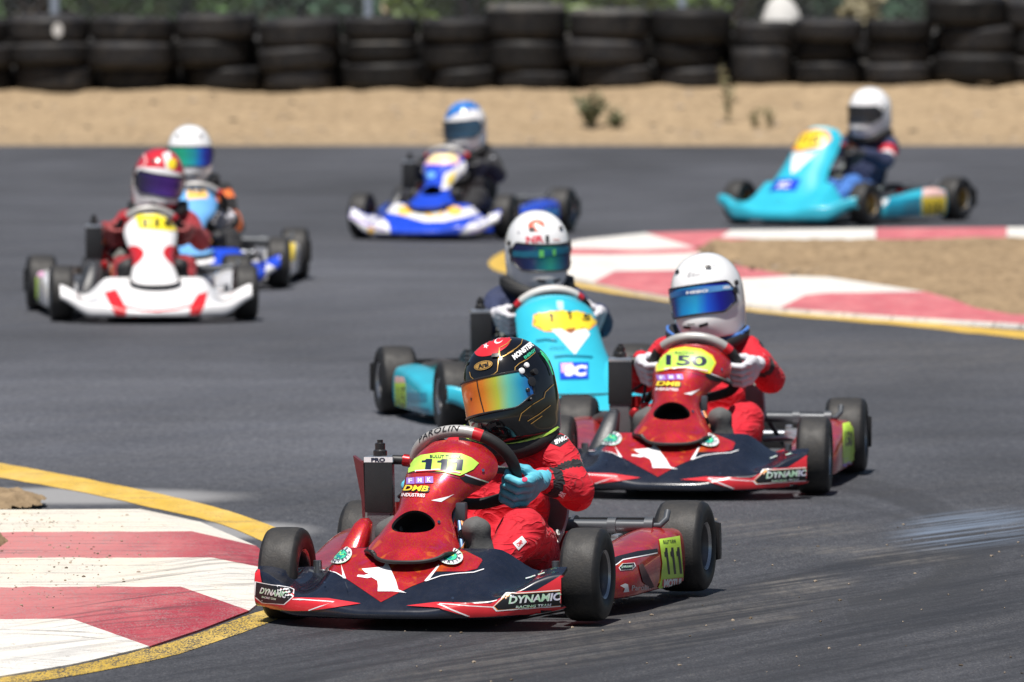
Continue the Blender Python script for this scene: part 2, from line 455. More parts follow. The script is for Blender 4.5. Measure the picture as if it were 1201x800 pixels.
def mat_asphalt():
    m, nt, b = _new('asphalt'); o = N(nt, 'ShaderNodeTexCoord').outputs['Object']
    mpf = N(nt, 'ShaderNodeMapping'); L(nt, o, mpf.inputs[0]); mpf.inputs['Scale'].default_value = (1, .22, 1)
    fa = noise(nt, 150, 2, 0.6, mpf.outputs[0]); fb = noise(nt, 42, 4, 0.75, mpf.outputs[0]); fine = N(nt, 'ShaderNodeMath', operation='MULTIPLY_ADD'); L(nt, fa.outputs[0], fine.inputs[0]); fine.inputs[1].default_value = .55; L(nt, mth(nt, 'MULTIPLY', fb.outputs[0], .45), fine.inputs[2])
    mid = noise(nt, 1.1, 5, 0.6, o); big = noise(nt, 0.22, 3, 0.5, o)
    mp = N(nt, 'ShaderNodeMapping', vector_type='TEXTURE'); L(nt, o, mp.inputs[0]); mp.inputs['Rotation'].default_value = (0, 0, R(66)); mp.inputs['Scale'].default_value = (3.2, .17, 1)
    strk = noise(nt, 1.0, 6, 0.68, mp.outputs[0], dist=0.25)
    mpk = N(nt, 'ShaderNodeMapping', vector_type='TEXTURE'); L(nt, o, mpk.inputs[0]); mpk.inputs['Rotation'].default_value = (0, 0, R(58)); mpk.inputs['Scale'].default_value = (1.6, .045, 1); strk2 = noise(nt, 1.0, 4, 0.6, mpk.outputs[0])
    mp2 = N(nt, 'ShaderNodeMapping'); L(nt, o, mp2.inputs[0]); mp2.inputs['Scale'].default_value = (0.12, 1.4, 1)
    band = noise(nt, 1.0, 3, 0.5, mp2.outputs[0])
    c = ramp(nt, fine.outputs[0], [(0.33, (.020, .020, .023)), (0.47, (.045, .0455, .051)), (0.57, (.065, .065, .0695)), (0.72, (.130, .128, .127))]).outputs[0]
    mpb = N(nt, 'ShaderNodeMapping'); L(nt, o, mpb.inputs[0]); mpb.inputs['Scale'].default_value = (.55, .13, 1); mpb.inputs['Rotation'].default_value = (0, 0, .12); mdb = noise(nt, 1.0, 4, .55, mpb.outputs[0])
    lit = mth(nt, 'MAXIMUM', ell_mask(nt, o, G(300, 470), 1.5, 3.6, .15, .7, mid.outputs[0], .8), mth(nt, 'MULTIPLY', ell_mask(nt, o, G(420, 330), 2.2, 4, 0, .7, mid.outputs[0], .8), .5)); c = mixc(nt, 1.0, c, ramp(nt, lit, [(0, 1.05), (1, 1.65)]).outputs[0], 'MULTIPLY')  # two broad paler areas of the track surface
    f0 = ramp(nt, mdb.outputs[0], [(0.3, .68), (0.5, 1.0), (0.7, 1.3)]).outputs[0]; c = mixc(nt, 1.0, c, f0, 'MULTIPLY')
    f1 = ramp(nt, mid.outputs[0], [(0.3, .84), (0.7, 1.15)]).outputs[0]; c = mixc(nt, 1.0, c, f1, 'MULTIPLY')
    f2 = ramp(nt, band.outputs[0], [(0.3, .88), (0.7, 1.08)]).outputs[0]; c = mixc(nt, 1.0, c, f2, 'MULTIPLY')
    # rubbered racing line through the near corner
    g = G(940, 765); rub = mth(nt, 'MAXIMUM', ell_mask(nt, o, g, 1.6, 4.2, R(-14), 0.6, strk.outputs[0], 1.3), mth(nt, 'MULTIPLY', ell_mask(nt, o, G(470, 775), .8, 1.2, 0, 0.6, strk.outputs[0], 1.2), .8))
    rubs = mth(nt, 'MULTIPLY', rub, ramp(nt, strk.outputs[0], [(0.40, 1.0), (0.62, 0.40)]).outputs[0]); rubs = mth(nt, 'MULTIPLY', rubs, ramp(nt, strk2.outputs[0], [(0.35, 1.0), (0.66, .55)]).outputs[0])
    c = mixc(nt, mth(nt, 'MULTIPLY', rubs, 1.25, True), c, mixc(nt, 0.86, c, (.014, .014, .016)))
    for (px, py, a_, b_, k) in ((930, 630, .50, 2.4, .8), (915, 630, .60, 2.9, .6), (950, 640, .40, 1.9, .45)):
        mp3 = N(nt, 'ShaderNodeMapping', vector_type='TEXTURE'); L(nt, o, mp3.inputs[0]); gg = G(px, py); mp3.inputs['Location'].default_value = (gg[0], gg[1], 0); mp3.inputs['Scale'].default_value = (a_, b_, 1)
        ln = N(nt, 'ShaderNodeVectorMath', operation='LENGTH'); L(nt, mp3.outputs[0], ln.inputs[0]); dd = mth(nt, 'ABSOLUTE', mth(nt, 'SUBTRACT', mth(nt, 'ADD', ln.outputs['Value'], mth(nt, 'MULTIPLY', mid.outputs[0], .12)), 1.06))
        rr = ramp(nt, dd, [(0.0, 1), (0.055, .8), (0.09, 0)]).outputs[0]; sx = N(nt, 'ShaderNodeSeparateXYZ'); L(nt, mp3.outputs[0], sx.inputs[0]); rr = mth(nt, 'MULTIPLY', rr, mth(nt, 'GREATER_THAN', sx.outputs[0], 0.15)); rr = mth(nt, 'MULTIPLY', rr, ramp(nt, strk.outputs[0], [(.35, .5), (.6, 1)]).outputs[0])
        c = mixc(nt, mth(nt, 'MULTIPLY', rr, k), c, (.022, .022, .024))
    # dusty dirt dragged on the road
    d = None
    for (px, py, a, bb, r_, k) in ((885, 620, .30, .35, .1, .55), (940, 688, .12, .35, -.2, .6), (1000, 645, .26, .16, 0, .5), (770, 655, .2, .5, -.3, .15), (1060, 655, .16, .22, 0, .5), (900, 728, .10, .2, -.2, .45), (760, 735, .25, 1.2, -.35, .35), (590, 775, .2, 1.0, -.4, .3), (1050, 415, .9, 1.0, .1, .35), (960, 430, 1.2, 1.4, 0, .2)):
        q = mth(nt, 'MULTIPLY', ell_mask(nt, o, G(px, py), a, bb, r_, 0.6, strk.outputs[0], 1.5), k); d = q if d is None else mth(nt, 'MAXIMUM', d, q)
    dn = mth(nt, 'MULTIPLY', ramp(nt, noise(nt, 22, 5, 0.7, mpf.outputs[0]).outputs[0], [(0.38, 0.25), (0.62, 1.0)]).outputs[0], ramp(nt, strk2.outputs[0], [(0.42, .1), (0.6, 1)]).outputs[0])
    c = mixc(nt, mth(nt, 'MULTIPLY', mth(nt, 'MULTIPLY', d, dn), .7), c, (.25, .215, .17))
    # worn dry smear at the right and pale concrete beside the kerb
    sm_ = mth(nt, 'MULTIPLY', ell_mask(nt, o, G(1140, 618), .20, .75, R(-10), 0.5, strk.outputs[0], 0.9), ramp(nt, strk2.outputs[0], [(0.46, 0.0), (0.60, 0.62)]).outputs[0])
    c = mixc(nt, sm_, c, (.20, .25, .32))
    for (px, py, a, bb, k) in ((60, 582, .55, .35, .75), (270, 622, .25, .35, .7)):
        q = mth(nt, 'MULTIPLY', ell_mask(nt, o, G(px, py), a, bb, 0, 0.35, mid.outputs[0], 0.5), k); c = mixc(nt, q, c, (.33, .315, .295))
    # tan gravel grains in the near field
    gr = N(nt, 'ShaderNodeTexVoronoi'); gr.inputs['Scale'].default_value = 75; L(nt, o, gr.inputs['Vector'])
    gm = mth(nt, 'MULTIPLY', mth(nt, 'LESS_THAN', gr.outputs['Distance'], 0.2), ramp(nt, strk.outputs[0], [(0.5, 0), (0.75, 0.55)]).outputs[0])
    c = mixc(nt, gm, c, (.30, .27, .22))
    c = mixc(nt, 1.0, c, (.95, .985, 1.06), 'MULTIPLY')
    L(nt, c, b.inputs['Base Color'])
    L(nt, ramp(nt, strk.outputs[0], [(0.3, .62), (0.7, .88)]).outputs[0], b.inputs['Roughness'])
    bump(nt, b, fine.outputs[0], 0.55, 0.004); MATS['asphalt'] = m; return m

def mat_dirt(name='dirt', c1=(.24, .17, .10), c2=(.39, .29, .18)):
    m, nt, b = _new(name); o = N(nt, 'ShaderNodeTexCoord').outputs['Object']
    n1 = noise(nt, 1.3, 6, 0.65, o); mpd = N(nt, 'ShaderNodeMapping'); L(nt, o, mpd.inputs[0]); mpd.inputs['Scale'].default_value = (1, .3, 1)
    n2 = noise(nt, 16, 6, 0.75, mpd.outputs[0])
    c = ramp(nt, n1.outputs[0], [(0.3, c1), (0.7, c2)]).outputs[0]
    if name == 'dirt':
        sy = N(nt, 'ShaderNodeSeparateXYZ'); L(nt, o, sy.inputs[0]); n5 = noise(nt, 2.2, 4, .6, o)
        c = mixc(nt, ramp(nt, mth(nt, 'ADD', mth(nt, 'MULTIPLY', mth(nt, 'SUBTRACT', sy.outputs[1], 65), .5), mth(nt, 'MULTIPLY', mth(nt, 'SUBTRACT', n5.outputs[0], .5), .4)), [(.25, .55), (.6, 0)]).outputs[0], c, (.24, .19, .13))
    c = mixc(nt, 0.6, c, ramp(nt, n2.outputs[0], [(0.3, tuple(x*.55 for x in c1)), (0.6, c2)]).outputs[0])
    L(nt, c, b.inputs['Base Color']); b.inputs['Roughness'].default_value = 0.95; b.inputs['Specular IOR Level'].default_value = 0.2
    bump(nt, b, n2.outputs[0], 0.6, 0.01); MATS[name] = m; return m

def mat_paint(name, col, under=(.30, .29, .28), wear=0.35, dirt=(.62, .50, .33), specks=True, dirtamt=0.35, fade=None):
    """road paint on rough concrete: rubbed through, dusty, with specks of thrown dirt"""
    m, nt, b = _new(name); o = N(nt, 'ShaderNodeTexCoord').outputs['Object']
    mpp = N(nt, 'ShaderNodeMapping'); L(nt, o, mpp.inputs[0]); mpp.inputs['Scale'].default_value = (1.6, .45, 1)
    n1 = noise(nt, 3.2, 6, 0.7, mpp.outputs[0]); mpq = N(nt, 'ShaderNodeMapping'); L(nt, o, mpq.inputs[0]); mpq.inputs['Scale'].default_value = (1, .2, 1)
    n2 = noise(nt, 190, 4, 0.8, mpq.outputs[0]); n3 = noise(nt, 8, 6, 0.75, mpp.outputs[0])
    c = ramp(nt, n1.outputs[0], [(0.3, tuple(x*0.80 for x in col)), (0.7, tuple(min(1, x*1.06) for x in col))]).outputs[0]
    c = mixc(nt, mth(nt, 'MULTIPLY', ramp(nt, n1.outputs[0], [(0.45, 0), (0.75, 1)]).outputs[0], dirtamt), c, dirt)
    if fade: c = mixc(nt, mth(nt, 'MULTIPLY', ell_mask(nt, o, G(*fade[0]), fade[1], fade[2], 0, .6, n3.outputs[0], .8), fade[4]), c, fade[3])
    wr = mth(nt, 'MULTIPLY', ramp(nt, n2.outputs[0], [(0.46, 0), (0.60, 1)]).outputs[0], ramp(nt, n3.outputs[0], [(0.34, 0), (0.66, wear*2)]).outputs[0], True)
    c = mixc(nt, wr, c, under)
    mp = N(nt, 'ShaderNodeMapping'); L(nt, o, mp.inputs[0]); mp.inputs['Rotation'].default_value = (0, 0, R(32)); mp.inputs['Scale'].default_value = (.5, 9, 1)
    sk = noise(nt, 2.5, 4, 0.6, mp.outputs[0]); c = mixc(nt, mth(nt, 'MULTIPLY', ramp(nt, sk.outputs[0], [(0.54, 0), (0.68, 0.7)]).outputs[0], ramp(nt, n3.outputs[0], [(.35, .2), (.6, 1)]).outputs[0]), c, (.10, .09, .09))
    if specks:
        v = N(nt, 'ShaderNodeTexVoronoi'); v.inputs['Scale'].default_value = 26; L(nt, o, v.inputs['Vector'])
        sep = N(nt, 'ShaderNodeSeparateColor'); L(nt, v.outputs['Color'], sep.inputs[0])
        q = mth(nt, 'MULTIPLY', mth(nt, 'LESS_THAN', v.outputs['Distance'], mth(nt, 'MULTIPLY', sep.outputs[1], 0.20)), mth(nt, 'GREATER_THAN', sep.outputs[0], 0.60))
        c = mixc(nt, mth(nt, 'MULTIPLY', q, 0.75), c, (.13, .09, .06))
    if fade:        # rubber wiped across the kerb's nose
        mps = N(nt, 'ShaderNodeMapping', vector_type='TEXTURE'); L(nt, o, mps.inputs[0]); mps.inputs['Rotation'].default_value = (0, 0, R(62)); mps.inputs['Scale'].default_value = (1.4, .05, 1); ns = noise(nt, 1.0, 5, .65, mps.outputs[0])
        q = mth(nt, 'MULTIPLY', ell_mask(nt, o, G(215, 700), .22, 2.4, R(-8), .6, ns.outputs[0], 1.0), ramp(nt, ns.outputs[0], [(.50, 0), (.62, .62)]).outputs[0]); c = mixc(nt, q, c, (.045, .035, .04))
    L(nt, c, b.inputs['Base Color']); b.inputs['Roughness'].default_value = 0.75
    h = mth(nt, 'SUBTRACT', n2.outputs[0], mth(nt, 'MULTIPLY', wr, 0.3)); bump(nt, b, h, 0.45, 0.004); MATS[name] = m; return m

asphalt = mat_asphalt(); dirt = mat_dirt(); dirt2 = mat_dirt('dirt_infield', (.19, .13, .075), (.33, .24, .145))
p_white = mat_paint('paint_white', (.72, .705, .67), dirt=(.56, .46, .31), dirtamt=.5, wear=.24, fade=((40, 650), .55, 2.2, (.62, .52, .37), .40)); p_red = mat_paint('paint_red', (.36, .020, .045), wear=.30, dirt=(.56, .27, .24), dirtamt=.35, fade=((10, 650), .46, 3.2, (.56, .23, .22), .7))
p_white2 = mat_paint('paint_white_far', (.72, .70, .67), specks=False, wear=.12); p_red2 = mat_paint('paint_red_far', (.55, .12, .145), wear=.2, dirt=(.66, .36, .32), dirtamt=.4, specks=False)
p_yel = mat_paint('paint_yellow', (.66, .42, .055), under=(.07, .07, .07), wear=.28, dirt=(.6, .48, .25), dirtamt=.35, specks=False); p_yelw = mat_paint('paint_yellow_worn', (.56, .37, .05), under=(.05, .05, .05), wear=1.1, dirt=(.5, .42, .25), dirtamt=.4, specks=True)

# ground, track, dirt bank
mb = MB(); mb.add([(-900, -300, -.012), (900, -300, -.012), (900, 1800, -.012), (-900, 1800, -.012)], [(0, 1, 2, 3)])
tag(mb.build('ground', dirt, smooth=False), kind='structure')
mb = MB(); xs = np.linspace(-40, 40, 9); ys = np.linspace(6, 66.5, 9)
V = [(x, y, 0) for x in xs for y in ys]; F = [(i*9+j, (i+1)*9+j, (i+1)*9+j+1, i*9+j+1) for i in range(8) for j in range(8)]
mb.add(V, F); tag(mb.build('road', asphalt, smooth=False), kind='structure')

def fbm(x, y, s, seed=0):
    r = np.random.default_rng(seed); out = 0
    for k in range(14):
        f = s*(1.6**(k/2.2)); a = r.uniform(0, 2*math.pi); p = r.uniform(0, 6.28); out = out + np.sin((x*math.cos(a)+y*math.sin(a))*f+p)/(1.6**(k/2.2))
    return out/4
ys = np.concatenate([np.linspace(64.75, 70, 60), np.linspace(70.3, 110, 24)]); xs = np.linspace(-9, 9, 300); xs = np.concatenate([[-60, -30, -15], xs, [15, 30, 60]])
X, Y = np.meshgrid(xs, ys, indexing='ij')
edge = 65.05 + 0.10*fbm(X, X*0, 1.1, 3)
prof = np.interp(Y-edge, [-.4, 0, .5, 1.2, 2.6, 3.6, 4.2, 60], [-.03, -.002, .03, .07, .21, .31, .325, .34])
Z = prof + 0.034*fbm(X, Y, 2.6, 5)*sm(Y-edge, .05, .8) + 0.010*fbm(X, Y*.6, 9, 6)*sm(Y-edge, 0, .6) + 0.006*(X+1)*sm(Y, 67, 69)
from mathutils import noise as mno
LM = np.vectorize(lambda x, y: mno.fractal(Vector((x*2.2, y*1.2, 3.3)), .9, 2.1, 5) + .8*max(0, mno.noise(Vector((x*9, y*5, 1.7)))-.15))
Z = Z + .024*LM(X, Y)*sm(Y-edge, .05, .9)*(np.abs(X) < 10)
nv = len(ys); F = [(i*nv+j, (i+1)*nv+j, (i+1)*nv+j+1, i*nv+j+1) for i in range(len(xs)-1) for j in range(nv-1)]
mb = MB(); mb.add(np.stack([X, Y, Z], -1).reshape(-1, 3), F); tag(mb.build('dirt_bank', dirt), kind='structure')
BVH_BANK = BVHTree.FromPolygons([Vector(p) for p in mb.v], mb.f)
def bank_z(x, y):
    h = BVH_BANK.ray_cast(Vector((x, y, 5)), Vector((0, 0, -1))); return h[0].z if h[0] else 0

# near kerb: flat top, sloping edge, painted in stripes
zt, ze = .034, .006
E_ = [(165, 597), (235, 612), (305, 642), (326, 668), (321, 697), (290, 716), (235, 738), (175, 758), (90, 778), (0, 793), (-150, 816), (-320, 838)]
stripes = [  # (left pt, crease pt, edge pts between this boundary and the next)
    ((-1100, 603), (160, 597), [(165, 597), (235, 612), (300, 640)]),
    ((-1100, 630), (225, 623), [(300, 640), (312, 650), (320, 668)]),
    ((-1100, 656), (249, 654), [(320, 668), (324, 690), (292, 716)]),
    ((-1100, 690), (212, 688), [(292, 716), (235, 738), (175, 758)]),
    ((-1100, 722), (85, 726), [(175, 758), (90, 778), (0, 793), (-150, 816)]),
    ((-1100, 760), (-60, 752), [(-150, 816)])]
mb = MB()
jt = RNG.normal(0, .45, (6, 61))
for i in range(5):
    a, b_ = stripes[i], stripes[i+1]; m = i % 2; n = 60; V = []
    for k in range(n+1):
        t = k/n; V += [G(*(lerp(np.array(a[0]), np.array(a[1]), t)+np.array((0, jt[i, k]*(i > 0)*(k < n)))), zt), G(*(lerp(np.array(b_[0]), np.array(b_[1]), t)+np.array((0, jt[i+1, k]*(k < n)))), zt)]
    mb.add(V, [(2*k, 2*k+1, 2*k+3, 2*k+2) for k in range(n)], m)
    ed = np.array(a[2], float); sg = np.linspace(0, 1, len(ed)); V = []; n = 14
    for k in range(n+1):
        t = k/n; c = lerp(np.array(a[1], float), np.array(b_[1], float), t); e = np.array([np.interp(t, sg, ed[:, 0]), np.interp(t, sg, ed[:, 1])])
        for q, zz in ((0, zt), (.35, zt-.006), (.8, ze+.006), (1, ze)): V.append(G(*lerp(c, e, q), zz))
    mb.add(V, [(4*k+q, 4*k+4+q, 4*k+5+q, 4*k+1+q) for k in range(n) for q in range(3)], m)
    mb.add([v for k in range(n+1) for v in (V[4*k+3], (V[4*k+3][0], V[4*k+3][1], -.01))], [(2*k, 2*k+2, 2*k+3, 2*k+1) for k in range(n)], m)
tp = [G(*lerp(np.array((-1100, 603)), np.array((160, 597)), k/8), zt) for k in range(9)]
mb.add([v for p in tp for v in (p, (p[0], p[1]+.02, -.01))], [(2*k, 2*k+1, 2*k+3, 2*k+2) for k in range(8)], 1)
tag(mb.build('kerb', [p_white, p_red], smooth=False), kind='structure')

def ribbon(name, A, B, z, mat, sub=6):
    A = np.array(A, float); B = np.array(B, float); t = np.linspace(0, 1, len(A)); tt = np.linspace(0, 1, (len(A)-1)*sub+1)
    ca = crom(np.column_stack([t, A]), tt); cb = crom(np.column_stack([t, B]), tt); V = []
    jit = RNG.normal(0, .35, (len(tt), 2))
    for k, (p, q) in enumerate(zip(ca, cb)): V += [G(p[0], p[1]+jit[k, 0]*.6, z), G(q[0], q[1]+jit[k, 1]*.6, z)]
    b = MB(); b.add(V, [(2*k, 2*k+1, 2*k+3, 2*k+2) for k in range(len(tt)-1)]); return tag(b.build(name, mat, smooth=False), kind='structure')
ribbon('road_line', [(-900, 400), (-200, 512), (-60, 533), (0, 543), (100, 561), (200, 582), (270, 600), (330, 622), (362, 648), (374, 680)],
       [(-900, 415), (-200, 527), (-60, 549), (0, 560), (100, 578), (190, 598), (250, 612), (302, 632), (334, 652), (346, 676)], .0016, p_yel)
ribbon('road_line', [(374, 681), (362, 708), (330, 724), (300, 736), (240, 757), (190, 772), (100, 790), (20, 802), (-100, 820), (-300, 845)],
       [(346, 677), (336, 698), (312, 714), (283, 724), (232, 743), (180, 759), (92, 780), (0, 795), (-110, 812), (-310, 836)], .0016, p_yelw)
ribbon('road_line', [(640, 285), (600, 292), (577, 303), (574, 312), (590, 320), (630, 328), (690, 339), (745, 348), (800, 356), (880, 365), (945, 372), (1059, 382), (1172, 394), (1300, 407), (1500, 425)],
       [(660, 288), (628, 293), (606, 301), (604, 308), (620, 315), (650, 321), (700, 331), (750, 340), (803, 348), (880, 358), (945, 365), (1059, 375), (1172, 386), (1300, 398), (1500, 416)], .0016, p_yel)

# far kerb round the tip of the infield
mb = MB(); zk = .022
def kp(P, m):
    V, F = poly_tris(P, 400); mb.add([G(x, y, zk) for x, y in V], F, m)
kp([(608, 302), (640, 290), (680, 281), (757, 273), (815, 290), (760, 293), (668, 291)], 0)
kp([(608, 302), (668, 291), (760, 293), (815, 290), (820, 296), (760, 298), (668, 299)], 1)
kp([(608, 302), (668, 299), (760, 298), (820, 296), (850, 309), (795, 317), (721, 318), (696, 331), (640, 320)], 0)
kp([(696, 331), (721, 318), (795, 317), (850, 309), (928, 323.5), (845, 328), (800, 350), (745, 341)], 1)
kp([(800, 350), (845, 328), (928, 323.5), (973, 325), (1016, 331.5), (1085, 342), (973, 343.5), (945, 346), (914, 361), (860, 355)], 0)
kp([(914, 361), (945, 346), (973, 343.5), (1085, 342), (1115, 350), (1144, 361), (1186, 368.5), (1300, 374), (1300, 387), (1172, 378), (1087, 373), (1016, 368.6)], 1)
kp([(757, 273), (857, 270), (845, 278), (940, 282.5), (860, 283.5), (828, 288), (815, 290)], 1)
kp([(857, 270), (1027, 267.5), (1027, 281), (940, 282.5), (845, 278)], 0)
kp([(1027, 267.5), (1181, 266.5), (1181, 279), (1027, 281)], 1)
kp([(1181, 266.5), (1400, 265.5), (1400, 275), (1181, 279)], 0)
out = [(608, 302), (640, 320), (696, 331), (745, 341), (800, 350), (860, 355), (914, 361), (1016, 368.6), (1087, 373), (1172, 378), (1300, 387)]
sk = [G(x, y, zk) for x, y in out]
mb.add([v for p in sk for v in (p, (p[0], p[1]-.015, 0))], [(2*k, 2*k+1, 2*k+3, 2*k+2) for k in range(len(sk)-1)], 0)
tag(mb.build('kerb', [p_white2, p_red2], smooth=False), kind='structure')
# infield dirt behind the far kerb
up = [(812, 291), (828, 287.5), (860, 283.5), (945, 282.5), (1027, 281), (1201, 278), (1500, 272)]
dn = [(818, 295), (850, 309), (905, 320), (973, 325), (1040, 335), (1186, 368.5), (1500, 382)]
t = np.linspace(0, 1, 7); tt = np.linspace(0, 1, 150); cu = np.array([[np.interp(x, t, [p[k] for p in up]) for k in (0, 1)] for x in tt]); cd = np.array([[np.interp(x, t, [p[k] for p in dn]) for k in (0, 1)] for x in tt])
V = []; ss = np.linspace(0, 1, 70)
for a, b_ in zip(cu, cd):
    A, B = G(a[0], a[1], .015), G(b_[0], b_[1], .015)
    for q in ss: V.append(A+(B-A)*q)
V = np.array(V); q = np.tile(ss, len(tt)); wq = np.clip(np.repeat(tt, len(ss))*8, 0, 1)*np.sin(np.pi*q)**.6
V[:, 2] += wq*(.05 + .035*fbm(V[:, 0], V[:, 1], 5, 11) + .022*fbm(V[:, 0], V[:, 1], 19, 12)) - .012*(1-wq)
nv = len(ss); mb = MB(); mb.add(V, [(i*nv+j, (i+1)*nv+j, (i+1)*nv+j+1, i*nv+j+1) for i in range(len(tt)-1) for j in range(nv-1)])
tag(mb.build('dirt', dirt2), kind='structure')
# dirt thrown on the near kerb
def mound(px, py, a, b, h, seed):
    c = G(px, py); n = 40; V = []; F = []
    for i in range(n+1):
        for j in range(n+1):
            x, y = (i/n*2-1)*1.2, (j/n*2-1)*1.2; r_ = math.hypot(x, y)*(1+.18*fbm(x, y, 3, seed)); zz = h*max(0, 1-r_*r_)**.8
            V.append((c[0]+x*a, c[1]+y*b, zt-.012+zz+(.012*fbm(np.array(x), np.array(y), 13, seed+1) if zz > .004 else 0)))
    F = [(i*(n+1)+j, (i+1)*(n+1)+j, (i+1)*(n+1)+j+1, i*(n+1)+j+1) for i in range(n) for j in range(n)]; F = [f for f in F if max(V[q][2] for q in f) > zt-.004]
    b_ = MB(); b_.add(V, F); tag(b_.build('dirt', dirt2), kind='structure')
mound(-8, 596, .16, .42, .034, 21); mound(-25, 650, .085, .34, .065, 25)

# small stones and rubber crumbs lying on the kerb and road
mb = MB(); st = M('stone', (.30, .24, .18), .9, bmp=.5, bscale=60); 
def pebble(p, r):
    bm = bmesh.new(); bmesh.ops.create_icosphere(bm, subdivisions=1, radius=1)
    for v in bm.verts: v.co *= random.uniform(.7, 1.15)
    sx, sy, sz = r*random.uniform(.7, 1.3), r*random.uniform(.7, 1.3), r*random.uniform(.4, .8)
    mb.add([(p[0]+v.co.x*sx, p[1]+v.co.y*sy, p[2]+v.co.z*sz) for v in bm.verts], [[v.index for v in f.verts] for f in bm.faces], random.choice((0, 0, 1))); bm.free()
cls_ = [(random.uniform(-30, 150), random.uniform(602, 720), random.uniform(14, 50)) for _ in range(16)]
for _ in range(300):
    q = random.choice(cls_); x, y = random.gauss(q[0], q[2]), random.gauss(q[1], q[2]*.35)
    if x > 205 or not 601 < y < 723: continue
    pebble(G(x, y, zt+.001), random.choice((.0014, .0018, .002, .0025, .003, .004, .006)))
for _ in range(120):
    x, y = random.uniform(420, 1250), random.uniform(600, 810)
    pebble(G(x, y, .002), random.choice((.003, .003, .004, .006)))
for _ in range(260):
    x, y = random.uniform(-4.6, 4.6), random.uniform(65.3, 68.7); pebble((x, y, bank_z(x, y)), random.choice((.012, .015, .02, .02, .028, .04)))
for _ in range(120):
    x = random.uniform(820, 1210); y = random.uniform(287, 311); g_ = G(x, y, .07); pebble((g_[0], g_[1], .03), random.choice((.01, .012, .018, .025)))
tag(mb.build('gravel', [st, M('clod', (.10, .075, .05), .9)], smooth=False), kind='stuff')

# ------------------------------------------------------------------ tyre wall
rub_m = M('rubber_old', (.016, .016, .018), .6, spec=.25, perobj=.5, var=.3, vscale=4, dust=.14, bmp=.4, bscale=40)
rub_d = M('rubber_dusty', (.05, .05, .05), .7, var=.3, vscale=4, dust=.5, bmp=.4, bscale=40)
def tyre_mesh(name, mats, top=0):
    mb = MB(); h = .105
    prof = [(-h*.86, .20), (-h, .235), (-h*1.0, .285), (-h*.86, .322), (-h*.62, .336)]
    for k in range(5):
        z0 = -h*.62 + k*h*1.24/5; prof += [(z0+.004, .340), (z0+h*.2, .340), (z0+h*.21, .333), (z0+h*.245, .333)]
    prof += [(h*.62, .336), (h*.86, .322), (h, .285), (h, .235), (h*.86, .20), (h*.5, .205), (0, .24), (-h*.5, .205)]
    mb.lathe(prof, 'z', n=56, m=[0 if i < len(prof)-10 else top for i in range(len(prof))], close=True)
    return mb.mesh(name, mats, True, 50)
TY = tyre_mesh('tyre', [rub_m]); TYD = tyre_mesh('tyre_dusty', [rub_m, rub_d], 1)
ordn = ['leftmost', 'second', 'third', 'fourth', 'fifth', 'sixth', 'seventh', 'eighth', 'ninth', 'tenth', 'eleventh', 'twelfth', 'thirteenth', 'fourteenth', 'rightmost']
stacks = [  # x centre px, bottom y px, [(dx px, width px, height px, tilt deg) bottom to top]
    (-34, 110, [(0, 96, 30, 0), (4, 96, 29, 0), (-4, 98, 30, 1)]),
    (62, 107, [(3, 96, 31, 1), (-4, 97, 27, 0), (-5, 98, 31, -1)]),
    (156, 105, [(1, 82, 24, 0), (-3, 101, 33, 0), (-1, 100, 29, 1)]),
    (254, 105, [(10, 86, 27, 0), (-6, 90, 32, 2), (-1, 97, 30, 1)]),
    (351, 104, [(-1, 84, 22, 0), (-2, 94, 27, 5), (1, 98, 34, 2)]),
    (449, 104, [(2, 98, 32, 0), (-2, 86, 26, 0), (-3, 90, 26, 0)]),
    (538, 104, [(6, 76, 24, -4), (-2, 84, 31, 0), (-4, 84, 27, 0)]),
    (620, 104, [(4, 88, 20, -3), (-2, 92, 38, 0), (-3, 97, 42, 0)]),
    (714, 102, [(8, 86, 26, 0), (-3, 98, 30, 0), (1, 96, 36, 1)]),
    (809, 101, [(4, 86, 25, -4), (-5, 84, 26, 4), (1, 98, 40, 0)]),
    (894, 99, [(-2, 70, 43, 0), (2, 72, 31, 0)]),
    (971, 98, [(0, 78, 26, 1), (-4, 72, 25, 5), (0, 84, 25, 2)]),
    (1053, 97, [(0, 78, 23, 0), (1, 76, 27, 0), (1, 80, 24, 0)]),
    (1140, 96, [(5, 102, 34, 0), (6, 92, 32, 2), (-6, 98, 34, 0)]),
    (1228, 96, [(0, 98, 30, 0), (6, 96, 32, 0), (-4, 100, 36, 0)])]
Yw = 69.35; sp = FPX/69.05
